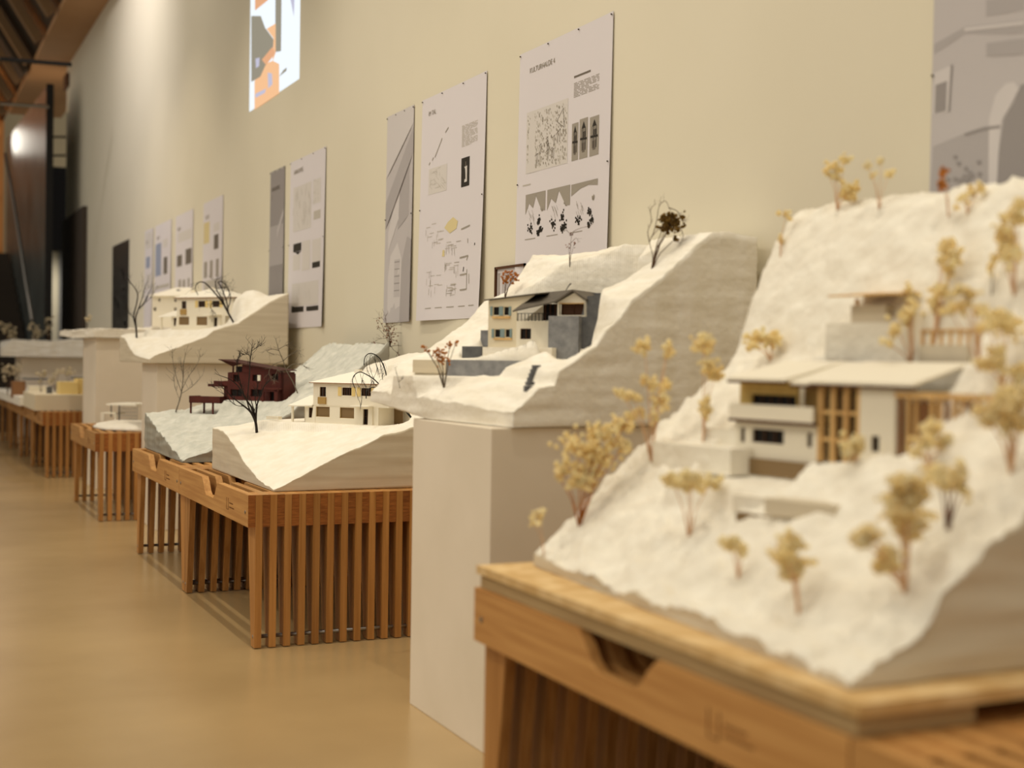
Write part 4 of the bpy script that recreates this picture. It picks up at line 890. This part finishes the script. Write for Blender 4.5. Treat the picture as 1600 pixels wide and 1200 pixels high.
c = [FF.pt(a0, ze, -e), FF.pt(a1, ze, -e), FF.pt(a1, ze, .42 + e), FF.pt(a0, ze, .42 + e)]; R0, R1 = FF.pt((a0 * .65 + a1 * .35), zr, .2), FF.pt(a0 * .35 + a1 * .65, zr, .2)
r.quad(list(reversed(c))); r.quad([c[0], c[1], R1, R0]); r.quad([c[1], c[2], R1]); r.quad([c[2], c[3], R0, R1]); r.quad([c[3], c[0], R0]); ro = r.build('roof', M['roofw'], bk)
b = MB(); q = rF(495, 65, 518, 85); FF.box(b, q[0], q[1], q[2] - .03, q[3], .1, .16); b.build('dormer', M['greyd'], ro)
b = MB(); q = rF(235, 300, 320, 345); 
for k in range(2): 
    qq = rF(240 + k * 34, 305, 264 + k * 34, 335); FF.box(b, *qq, .2, .22)
tag(b.build('arcade_model', M['grey']), 'tiny grey arcade block left of the tall white block house', 'model arcade')
p = Vector((P(136, 503, y=13.9).x, 13.9, zF + .08)); flower_tree('tiny pale dried tuft on the tip of the thin plateau', p, [(137, 499, 4, 4), (140, 496, 3, 3)], mt=M['flowerf'], stem=M['barks'], n=100, br=.016, name='dried_tuft', spread=.02)
# ================================================================== far row: G model, pedestal 4 slab
gb = P(54.6, 642, z=BH)
mG = thing('street_model', 'long beige base model with cardboard blocks on the far benches', 'landscape model', (2.0, 16, BH))
gt = P(54.6, 617, y=gb.y).z
MB().box((gb.x, gb.y, BH + .002), (2.7, gb.y + 1.4, gt)).build('near_base', M['cream'], mG)
gx = gb.x - .04
m = MB(); m.prism([(gx, gb.y + 1.4, BH + .002), (2.7, gb.y + 1.4, BH + .002), (2.7, 20.5, BH + .002), (gx - .05, 20.5, BH + .002)], (0, 0, .10)); m.build('far_base', M['plaster'], mG)
def block(x0, y0, x1, y1, yw, dep, mt, name, label, cat):
    a, b = P(x0, y0, y=yw), P(x1, y1, y=yw); return tag(MB().box((a.x, yw, max(b.z, gt - .01) if False else b.z), (b.x, yw + dep, a.z)).build(name, mt, bevel=.002), label, cat)
block(93, 597, 122, 617, gb.y + .25, .3, M['shut'], 'block_model', 'pale yellow cardboard block on the beige far model, nearer of the pair', 'model block')
block(121, 592, 137, 617, gb.y + .30, .3, M['shut'], 'block_model', 'pale yellow cardboard block touching the white pedestal, right of its twin', 'model block')
block(20, 596, 40, 622, 17.2, .3, M['timd'], 'block_model', 'orange-brown cardboard block near the left edge on the far model', 'model block')
block(38, 591, 75, 593.5, 17.0, .3, M['greyd'], 'flat_roof_model', 'long thin dark flat roof above the beige far model', 'model roof')
block(45, 603, 78, 617, 16.4, .2, M['card'], 'wall_model', 'low white wall block between the orange and yellow blocks', 'model wall')
block(74, 604, 82, 617, gb.y + .5, .1, M['greyd'], 'cube_model', 'small dark grey cube left of the yellow blocks', 'model cube')
block(114, 589, 134, 592, gb.y + .7, .2, M['greyd'], 'flat_roof_model', 'short dark flat roof above the yellow blocks', 'model roof')
for k, (bx, by, cl_, lab) in enumerate((
        (12, 617, [(5, 580, 7, 8), (14, 575, 6, 5), (20, 578, 5, 5), (8, 592, 6, 6)], 'dull dried flower tree at the left edge before the dark pedestal side'),
        (28, 616, [(26, 572, 7, 6), (30, 585, 6, 8), (24, 580, 6, 6)], 'dull dried flower tree just right of the one at the left edge'),
        (64, 615, [(60, 590, 6, 7), (68, 586, 5, 6)], 'faint dried flower tree behind the low white wall block'),
        (86, 614, [(84, 590, 6, 8), (92, 583, 6, 6), (80, 596, 5, 5)], 'faint dried flower tree behind the small dark cube'),
        (106, 612, [(104, 583, 7, 8), (110, 578, 5, 6)], 'faint dried flower tree behind the yellow blocks'))):
    p = P(bx, by, y=17.6 if bx < 40 else 16.2)
    flower_tree(lab, p, cl_, mt=M['flowerf'], stem=M['barkb'], n=70, br=.016, r=.004, spread=.06, group='dried flower trees on the far model')
p4 = P(33, 558, y=21.4)
pedestal('white pedestal at the far left under the thick white slab', p4.x, 21.4, 2.7, 22.4, 1.235)
mH = thing('slab_model', 'thick white slab model on the farthest pedestal, dried flowers behind it', 'landscape model', (2.2, 21.8, 1.236))
xl = P(2, 556, y=21.2).x
TH = Terrain([(xl, 21.2, 0), (2.75, 21.2, 0), (xl + .1, 23, 0), (2.75, 23, 0)], 1.24, lambda x, y: 1.24 + .24 * min(1, .45 + (x - xl) / .25) + .03 * smooth((x - 2.3) / .2), rough=.02, nscale=(4, 4, 4))
TH.build(mH, 40, 30, [M['plaster'], M['plaster']], .03)
for bx, by, cl_, lab in ((12, 534, [(4, 508, 9, 9), (12, 515, 8, 8), (20, 520, 7, 8), (22, 530, 5, 6)], 'beige dried flower tree at the left edge on top of the thick white slab'),
                         (55, 532, [(48, 508, 6, 6), (55, 517, 9, 8), (62, 522, 8, 7), (56, 530, 8, 5)], 'beige dried flower tree before the black steel panel on the thick slab'),
                         (76, 532, [(77, 500, 5, 8), (72, 515, 6, 7), (78, 512, 4, 8)], 'upright beige dried flower tree at the right edge of the black steel panel')):
    flower_tree(lab, P(bx, by, y=22.0), cl_, mt=M['flowerf'], stem=M['barkb'], n=75, br=.02, r=.005, spread=.08, group='dried flowers on the farthest slab')
# ================================================================== posters
class Poster:
    def __init__(s, name, label, y_far, y_near, z0, z1, cat='poster', mt=None, lift=.012, pins=True, group='posters pinned to the long wall', curl=.004):
        s.a, s.b, s.z0, s.z1 = y_far, y_near, z0, z1; s.lift = lift; s.curl = curl
        s.t = thing(name, label, cat, (WX, (y_far + y_near) / 2, (z0 + z1) / 2), 0, group)
        m = MB(); n = 16
        for j in range(n + 1):
            for i in range(n + 1): m.v.append(s.p(i / n, j / n))
        for j in range(n):
            for i in range(n): q = j * (n + 1) + i; m.f.append((q, q + n + 1, q + n + 2, q + 1)); m.m.append(0)
        k = len(m.v); m.v += [v + Vector((.0006, 0, 0)) for v in m.v[:]]
        m.f += [tuple(x + k for x in reversed(f)) for f in m.f[:]]; m.m += m.m[:]
        m.build('sheet', mt or M['paper'], s.t, True)
        if pins:
            for u, v in ((.01, .01), (.33, .008), (.66, .008), (.99, .01), (.01, .5), (.985, .5)):
                c = s.p(u, v); m = MB(); m.blob(c - Vector((.005, 0, 0)), .0045, jit=.03); m.build('pin', M['pin'], s.t)
    def p(s, u, v, e=0):
        edge = (abs(2 * u - 1) ** 6) * s.lift * (.3 + v) + s.curl * v * v * (1 + math.sin(u * 7)) 
        return Vector((WX - .003 - edge - e, s.a + (s.b - s.a) * u, s.z1 + (s.z0 - s.z1) * v))
    def uv(s, px, py):
        q = P(px, py, x=WX); return ((q.y - s.a) / (s.b - s.a), (q.z - s.z1) / (s.z0 - s.z1))
    def rect(s, mb, u0, v0, u1, v1, m=0, e=.0008, n=3):
        k = len(mb.v)
        for j in range(n + 1):
            for i in range(n + 1): mb.v.append(s.p(u0 + (u1 - u0) * i / n, v0 + (v1 - v0) * j / n, e))
        for j in range(n):
            for i in range(n): q = k + j * (n + 1) + i; mb.f.append((q, q + n + 1, q + n + 2, q + 1)); mb.m.append(m)
    def poly(s, mb, pts, m=0, e=.0012):
        mb.quad([s.p(u, v, e) for u, v in pts], m)
    def line(s, mb, pts, m=0, w=.003, e=.0014):
        for (a, b), (c, d) in zip(pts, pts[1:]):
            A_, B_ = s.p(a, b, e), s.p(c, d, e); dd = (B_ - A_); 
            if dd.length < 1e-6: continue
            nn = dd.cross(Vector((1, 0, 0))).normalized() * w / 2; mb.quad([A_ - nn, B_ - nn, B_ + nn, A_ + nn], m)
    def text(s, txt, u, v, h, m, name='title'):
        cu = bpy.data.curves.new('t', 'FONT'); cu.body = txt; cu.size = h; cu.extrude = .0003
        o = bpy.data.objects.new('t', cu); COL.objects.link(o); dg = bpy.context.evaluated_depsgraph_get()
        me = bpy.data.meshes.new_from_object(o.evaluated_get(dg)); COL.objects.unlink(o); bpy.data.objects.remove(o)
        base = s.p(u, v, .0012); R = Matrix(((0, 0, -1), (-1, 0, 0), (0, 1, 0)))
        inv = ROOT[s.t.name].inverted()
        for vert in me.vertices: vert.co = inv @ (base + R @ vert.co)
        me.materials.clear(); me.materials.append(m); ob = bpy.data.objects.new(name, me); COL.objects.link(ob); ob.parent = s.t; return ob
    def para(s, mb, u0, v0, u1, v1, rows, m=0, gap=.45):
        for r in range(rows):
            v = v0 + (v1 - v0) * r / rows; hh = (v1 - v0) / rows * gap; x = u0
            end = u1 if r % 6 != 5 else u0 + (u1 - u0) * .6
            while x < end - .01:
                w = random.uniform(.03, .075); s.rect(mb, x, v, min(x + w, end), v + hh, m, n=1); x += w + .012
INK = [M['g1'], M['g2'], M['g3'], M['g4'], M['g5'], M['iy'], M['ib']]
PH = [M['p1'], M['p2'], M['p3'], M['p4'], M['paper']]
SC = WX / 2.6
def yy(y26): return y26 * SC
ZT, ZB = 1.3 + (2.69 - 1.3) * SC, 1.3 + (1.502 - 1.3) * SC
# poster with flowers and towers
p3 = Poster('exhibition_poster', 'widest white drawing poster with garden plan and three grey tower images, nearest complete one', yy(5.575), yy(4.705), ZB, ZT, lift=.012)
m = MB(); U = p3.uv
u0, v0 = U(825, 177); u1, v1 = U(889, 160); _, vb_ = U(825, 272)
p3.rect(m, u0, v0, u1, vb_, 0)
for _ in range(420):
    u = random.uniform(u0 + .01, u1 - .015); v = random.uniform(v0 + .008, vb_ - .015); r = random.uniform(.005, .013); p3.poly(m, [(u, v), (u + r * .8, v + r * .4), (u + r, v + r), (u + r * .2, v + r * 1.1), (u - r * .3, v + r * .5)], random.choice((1, 2, 2, 1)))
for _ in range(12):
    u = random.uniform(u0 + .03, u1 - .05); v = random.uniform(v0 + .10, vb_ - .05); p3.line(m, [(u, v), (u + .025, v - .008), (u + .02, v + .03)], 3, .003); p3.line(m, [(u + .01, v), (u + .015, v + .035)], 2, .003)
p3.line(m, [(u1 - .12, v0 + .07), (u1 - .05, v0 + .03), (u1 - .04, v0 + .10), (u1 - .12, v0 + .07)], 3, .003)
a, b = U(898, 126); c, d = U(938, 116); _, e_ = U(898, 154); p3.para(m, a, b + .01, c, e_, 10, 2); p3.rect(m, a, b - .015, a + .17, b - .008, 3, n=1)
for (x0, y0, x1, yb) in ((895, 194, 905, 252), (907, 187, 920, 249), (923, 184, 938, 245)):
    a, b = U(x0, y0); c, _ = U(x1, y0); _, d = U(x0, yb); p3.rect(m, a, b, c, d, 2)
    w = c - a; h = d - b
    p3.poly(m, [(a + w * .5, b + .01), (a + w * .25, b + h * .25), (a + w * .75, b + h * .25)], 4)
    for k in range(4): p3.line(m, [(a + w * (.25 + .16 * k), b + h * .25), (a + w * (.3 + .14 * k), b + h * .8)], 4 if k % 2 else 3, .006)
    p3.line(m, [(a + w * .1, b + h * .5), (a + w * .9, b + h * .52)], 4, .01); p3.poly(m, [(a + w * .25, b + h * .62), (a + w * .75, b + h * .6), (a + w * .65, b + h * .85), (a + w * .35, b + h * .85)], 3); p3.poly(m, [(a + w * .4, b + h * .33), (a + w * .75, b + h * .33), (a + w * .7, b + h * .48), (a + w * .4, b + h * .48)], 4)
for q, (x0, y0, x1, yb) in enumerate(((824, 305, 854, 345), (857, 297, 892, 335), (894, 289, 936, 328))):
    a, b = U(x0, y0); c, _ = U(x1, y0); _, d = U(x0, yb + 22); w = c - a
    if q < 2: p3.poly(m, [(a, b), (c, b), (c, b + .072), (a + w * .82, b + .07), (a + w * .52, b + .012)], 2); p3.poly(m, [(a, b), (a + w * .52, b + .012), (a + w * .38, b + .055), (a + w * .18, b + .035), (a, b + .075)], 2)
    else: p3.poly(m, [(a, b), (c, b), (c, b + .022), (a + w * .65, b + .014), (a + w * .35, b + .02), (a, b + .04)], 2)
    for k in range(10): u = a + w * random.uniform(.15, .45); v = b + random.uniform(.06, .10); p3.line(m, [(u, v), (u + .02, v + .02)], 2, .002)
    for cu_, cv_, rr in ((.25, .128, .017), (.68, .105, .014), (.78, .135, .012), (.66, .148, .010), (.82, .06, .008)):
        for _ in range(22): u = a + w * cu_ + random.gauss(0, rr * .75); v = b + cv_ + random.gauss(0, rr * .5); p3.poly(m, [(u, v), (u + .011, v + .001), (u + .010, v + .008), (u - .001, v + .007)], 4 if cv_ > .1 else 2)
    p3.rect(m, a, b + .168, a + .12, b + .171, 2, n=1)
p3.rect(m, .06, .505, .15, .51, 1, n=1)
m.build('printed_drawings', INK, p3.t)
u, v = U(829, 113); p3.text('KULTURHALDE 4', u, v + .005, .036, M['g3'])
# white drawing poster 2
p2 = Poster('exhibition_poster', 'white poster with faint plans and one small black image right of the SONNENHALDE photograph', yy(6.815), yy(5.952), ZB, ZT, lift=.012, curl=.012)
m = MB(); U = p2.uv
a, b = U(723, 197); c, _ = U(748, 190); _, d = U(723, 231); p2.para(m, a, b, c, d, 18, 1, .5)
a, b = U(722, 248); c, _ = U(735, 244); _, d = U(722, 293); p2.rect(m, a, b, c, d, 4); w = c - a; h = d - b
p2.poly(m, [(a + w * .38, b + h * .32), (a + w * .72, b + h * .30), (a + w * .72, b + h * .85), (a + w * .4, b + h * .85), (a + w * .42, b + h * .76), (a + w * .55, b + h * .74), (a + w * .5, b + h * .4)], 0, .0016); p2.rect(m, a + w * .5, b + h * .15, a + w * .6, b + h * .3, 3, .0016, 1)
for (x0, y0, x1, y1) in ((672, 258, 674, 254), (677, 251, 679, 246), (681, 246, 690, 222), (690, 222, 692, 216), (697, 207, 702, 199)): p2.line(m, [U(x0, y0), U(x1, y1)], 2, .008)
a, b = U(672, 265); c, _ = U(700, 255); _, d = U(672, 305); p2.rect(m, a, b, c, d, 0)
for _ in range(40):
    u = random.uniform(a, c - .05); v = random.uniform(b, d - .02); p2.line(m, [(u, v), (u + random.choice((0, .05)), v + random.choice((0, .02)))], 1, .002)
for zx0, zy0, zx1, zy1 in ((95, 140, 250, 380), (290, 560, 440, 660), (110, 640, 240, 880), (300, 800, 410, 930), (300, 330, 420, 430)):
    for _ in range(16):
        x = 655 + random.uniform(zx0, zx1) / 7.06; y = 330 + random.uniform(zy0, zy1) / 7.06; u, v = U(x, y); k = random.choice((0, 1)); p2.line(m, [(u, v), (u + (.07 if k else 0), v + (0 if k else .03))], random.choice((1, 1, 2)), .003)
q = [(385, 65), (435, 110), (420, 190), (350, 245), (295, 185), (330, 120)]; p2.poly(m, [U(655 + a / 7.06, 330 + b / 7.06) for a, b in q], 5)
q = [(280, 430), (300, 430), (300, 500), (275, 500)]; p2.poly(m, [U(655 + a / 7.06, 330 + b / 7.06) for a, b in q], 5)
for L in (((470, 200), (570, 155)), ((545, 300), (545, 350)), ((455, 515), (550, 490), (530, 540)), ((455, 705), (530, 690)), ((535, 640), (530, 860), (455, 870)), ((560, 690), (562, 800))): p2.line(m, [U(655 + a / 7.06, 330 + b / 7.06) for a, b in L], 2, .008)
p2.line(m, [U(655 + a / 7.06, 330 + b / 7.06) for a, b in ((498, 615), (492, 665))], 4, .01); p2.rect(m, .86, .69, .875, .70, 4, n=1)
for k in range(5): p2.rect(m, .14 + .16 * k, .945, .24 + .16 * k, .949, 2, n=1)
m.build('printed_drawings', INK, p2.t)
u, v = U(671, 182); p2.text('IM TAL', u, v, .038, M['g3'])
# narrow photo poster SONNENHALDE
def photo_house(ps, seed, dark=0):
    m = MB(); o = dark
    ps.rect(m, .0, .0, 1, 1, 1 + o, n=8)
    ps.poly(m, [(0, .0), (1, .0), (1, .08), (0, .30)], 0 + o); ps.poly(m, [(0, .42), (1, .10), (1, .22), (0, .55)], 2 + o if 2 + o < 4 else 3)
    ps.poly(m, [(.1, .56), (.55, .30), (.55, .48), (.1, .66)], 0 + o, .0016); ps.poly(m, [(.45, .32), (.85, .20), (.85, .50), (.45, .56)], 2, .0015)
    ps.poly(m, [(.12, .78), (.2, .68), (.45, .62), (.6, .70), (.6, .92), (.12, .96)], 0 + o, .0016); ps.rect(m, .35, .7, .55, .88, 1 + o, .002, 2); ps.poly(m, [(.6, .72), (.8, .6), (1, .62), (1, 1), (.55, 1)], 2, .0018)
    for k in range(5): ps.rect(m, .36, .71 + k * .034, .54, .715 + k * .034, 3, .0022, 1)
    m.build('printed_photo', PH, ps.t)
p1 = Poster('photo_poster', 'narrow pale grey photo poster titled SONNENHALDE left of the black-image poster', yy(7.38), yy(6.945), ZB, ZT, lift=.008)
photo_house(p1, 1); u, v = p1.uv(611, 209); p1.text('SONNENHALDE', u, v + .01, .05, M['g3']); u, v = p1.uv(610, 221); p1.text('3', u, v, .05, M['g3'])
p0 = Poster('photo_poster', 'narrow dark grey photo poster in the middle distance, right of the gap', yy(10.02), yy(9.61), ZB, ZT, mt=M['photo'], lift=.006)
m = MB(); p0.rect(m, .02, .01, .98, .99, 3, n=6); p0.rect(m, .02, .35, .98, .6, 2, .0014, 4); p0.poly(m, [(.5, .38), (.95, .26), (.95, .30), (.5, .43)], 1, .002); p0.rect(m, .02, .85, .98, .99, 1, .0014, 3); m.build('printed_photo', PH, p0.t)
p0.text('HANGWEG', .08, .13, .05, M['g4']); p0.text('2', .1, .18, .05, M['g4'])
pq = Poster('exhibition_poster', 'white drawing poster with four black silhouettes, above the grey hill', yy(9.45), yy(8.59), ZB, ZT, lift=.012)
m = MB(); U = lambda zx, zy: pq.uv(410 + zx / 4.136, 230 + zy / 4.136)
def r4(x0, y0, x1, y1, mm):
    a, b = U(x0, y0); c, _ = U(x1, y0); _, d = U(x0, y1); pq.rect(m, a, b, c, d, mm); return a, b, c, d
a, b, c, d = r4(207, 265, 320, 550, 0)
for _ in range(40): u = random.uniform(a, c - .04); v = random.uniform(b, d - .05); pq.line(m, [(u, v), (u + random.uniform(-.03, .04), v + .04)], 1 if random.random() < .7 else 2, .004)
r4(208, 268, 232, 350, 1); r4(208, 390, 216, 545, 1)
a, b, c, d = r4(332, 215, 382, 370, 0); pq.para(m, a, b, c, d, 16, 1)
r4(335, 415, 380, 470, 1)
r4(206, 628, 256, 680, 4); pq.poly(m, [U(206, 680), U(256, 672), U(240, 688), U(232, 695), U(222, 682)], 4); r4(262, 610, 312, 800, 0); r4(325, 600, 384, 745, 0); r4(325, 745, 378, 782, 4); r4(206, 700, 250, 800, 0)
r4(200, 885, 368, 1030, 0); r4(198, 1035, 272, 1070, 4); r4(288, 1030, 368, 1060, 4); pq.poly(m, [U(198, 1028), U(215, 1030), U(225, 1048), U(200, 1050)], 4)
for _ in range(24): u, v = U(random.uniform(205, 360), random.uniform(900, 1020)); pq.line(m, [(u, v), (u + .0, v - .03)], 1, .003)
m.build('printed_drawings', INK, pq.t); u, v = U(208, 180); pq.text('HANGWEG', u, v, .05, M['g3'])
# four far posters
def farp(px0, px1, lab, blocks, seed):
    a, b = P(px0, 400, x=WX).y, P(px1, 400, x=WX).y; q = Poster('exhibition_poster', lab, a, b, ZB, ZT, pins=False, lift=.006); m = MB()
    for (x0, y0, x1, y1, mm) in blocks:
        f = lambda x, y: q.uv(160 + x / 4, 240 + y / 4)
        u0, v0 = f(x0, y0); u1, _ = f(x1, y0); _, v1 = f(x0, y1); q.rect(m, max(u0, .03), v0, min(u1, .97), v1, mm)
    m.build('printed_images', INK, q.t); q.text('HALDE', .1, .13, .06, M['g2'])
farp(318, 348.5, 'far white poster with two olive images, rightmost of the four far ones', [(630, 440, 672, 570, 5), (700, 510, 728, 600, 3), (698, 440, 735, 490, 0), (640, 680, 658, 780, 2), (675, 670, 692, 780, 2), (712, 660, 730, 770, 2), (640, 800, 735, 880, 1)], 1)
farp(275, 302, 'far white poster with dark central pictures, second from right of the four far ones', [(470, 640, 500, 710, 3), (522, 600, 560, 695, 3), (475, 500, 560, 560, 0), (480, 790, 495, 860, 2), (505, 790, 520, 860, 2), (535, 780, 548, 860, 2)], 2)
farp(243, 268, 'far white poster with a blue picture, third from right of the four far ones', [(335, 570, 370, 770, 6), (385, 650, 408, 755, 3), (380, 540, 410, 590, 0), (335, 830, 420, 850, 1)], 3)
farp(227, 239.5, 'narrow far white poster, leftmost of the four far ones', [(275, 500, 310, 600, 0), (275, 650, 300, 720, 6), (275, 760, 310, 850, 0)], 4)
# dark picture
a, b = P(176, 400, x=WX).y, P(202, 400, x=WX).y
pd = Poster('dark_picture', 'large black photograph hanging far left on the long wall', a, b, ZB, ZT, 'picture', M['pd1'], 0, False, None, 0)
m = MB(); pd.rect(m, 0.03, .02, .97, .98, 0, n=3)
for _ in range(40):
    u, v = random.uniform(.08, .8), random.uniform(.15, .9); w = random.uniform(.04, .15); pd.poly(m, [(u, v), (u + w, v + .02), (u + w * .8, v + w * .7), (u + .01, v + w * .5)], random.choice((1, 2, 0)))
m.build('printed_photo', [M['pd1'], M['pd2'], M['pd3']], pd.t)
# large near photo
pn_ = Poster('photo_poster', 'large pale grey photo poster of a house facade at the upper right edge', yy(2.887), yy(2.45), ZB, ZT, lift=.004)
U = lambda x, y: pn_.uv(1400 + x / 3.75, y / 3.75); m = MB()
pn_.rect(m, 0, 0, 1, 1, 1, n=6)
pn_.poly(m, [U(235, 260), U(410, 160), U(760, 120), U(760, 200), U(410, 200), U(235, 320)], 2); pn_.poly(m, [U(410, 165), U(760, 125), U(760, 145), U(410, 185)], 0, .0018)
pn_.poly(m, [U(535, 0), U(760, -30), U(760, 60), U(535, 100)], 2); pn_.poly(m, [U(538, 255), U(760, 225), U(760, 320), U(538, 330)], 2, .0018)
pn_.poly(m, [U(235, 430), U(330, 385), U(325, 655), U(230, 670)], 0, .0016); pn_.poly(m, [U(245, 500), U(310, 475), U(305, 650), U(240, 665)], 3, .0022); pn_.line(m, [U(338, 380), U(322, 655)], 3, .008, .0024)
pn_.poly(m, [U(230, 860), U(420, 780), U(560, 745), U(560, 1180), U(215, 1180)], 2, .0014); pn_.line(m, [U(415, 790), U(520, 755), U(620, 742)], 3, .008, .0026)
arch = [(550, 1180), (555, 700), (590, 560), (650, 490), (700, 480), (730, 520), (680, 620), (630, 700), (610, 900), (595, 1180)]
pn_.poly(m, [U(*q) for q in arch], 0, .002)
pn_.poly(m, [U(595, 1180), U(610, 900), U(640, 700), U(700, 600), U(740, 500), U(800, 480), U(800, 1180)], 3, .0026)
for _ in range(26):
    x, y = 420 + random.gauss(0, 35), 1020 + random.gauss(0, 60); pn_.poly(m, [U(x, y), U(x + 22, y + 5), U(x + 18, y + 26), U(x - 5, y + 20)], 3, .003)
m.build('printed_photo', PH, pn_.t)
# small framed picture behind the foothill
a, b = P(778, 418, x=WX), P(825, 413, x=WX); c = P(778, 475, x=WX)
fr = thing('framed_picture', 'small thin-framed picture on the wall behind the foothill ridge', 'picture', (WX, (a.y + b.y) / 2, 1.6))
m = MB(); fw = .012
for q0, q1 in (((a.y, a.z), (b.y, a.z - fw)), ((a.y, c.z), (b.y, c.z + fw)), ((a.y, c.z), (a.y - fw, a.z)), ((b.y, c.z), (b.y + fw, a.z))): m.box((WX - .02, q0[0], q0[1]), (WX - .001, q1[0], q1[1]))
m.build('frame', M['brown'], fr); m = MB(); m.box((WX - .008, a.y, c.z), (WX - .002, b.y, a.z)); m.build('print', M['paper'], fr)
m = MB()
for k in range(22): z = c.z + .02 + k * (a.z - c.z - .05) / 22; m.box((WX - .0095, a.y - .05, z), (WX - .008, a.y - .02, z + .003)); m.box((WX - .0095, a.y - .07, z), (WX - .008, b.y + .03, z + .001))
m.build('print_lines', M['g3'], fr)
# projection
pj = Poster('projected_image', 'bright orange and white image projected high on the long wall', P(390, 175, x=WX).y, P(468, 125, x=WX).y, P(390, 175, x=WX).z, 5.4, 'projection', M['em_w'], 0, False, None, 0)
U = lambda x, y: pj.uv(360 + x / 6, y / 6); m = MB()
pj.poly(m, [U(230, 1030), U(230, 760), U(330, 600), U(400, 570), U(462, 600), U(462, 875)], 0); pj.poly(m, [U(200, 770), U(200, 150), U(290, 150), U(330, 260), U(410, 370), U(400, 520), U(330, 620), U(285, 720)], 1, .0016)
pj.poly(m, [U(430, -500), U(490, -500), U(480, 480), U(425, 490)], 1, .0018); pj.poly(m, [U(345, 270), U(430, 220), U(430, 490), U(400, 590), U(410, 360)], 0, .002)
pj.poly(m, [U(235, 100), U(235, -100), U(300, -200), U(360, 0)], 2, .0014); pj.poly(m, [U(550, -100), U(610, -120), U(600, 160)], 3, .0014); pj.poly(m, [U(462, 720), U(500, 660), U(535, 630), U(530, 665)], 1, .002)
pj.poly(m, [U(355, 680), U(395, 690), U(400, 790), U(360, 830)], 3, .002); pj.poly(m, [U(240, 550), U(280, 540), U(275, 620), U(245, 640)], 3, .0022); pj.poly(m, [U(240, 880), U(340, 830), U(330, 870), U(240, 920)], 3, .002); pj.poly(m, [U(300, 560), U(400, 440), U(430, 500), U(340, 610)], 2, .0024); pj.poly(m, [U(240, -1200), U(430, -1300), U(430, -500), U(240, -400)], 2, .0014)
m.build('projected_shapes', [M['em_o'], M['em_g'], M['em_o2'], M['em_p']], pj.t)
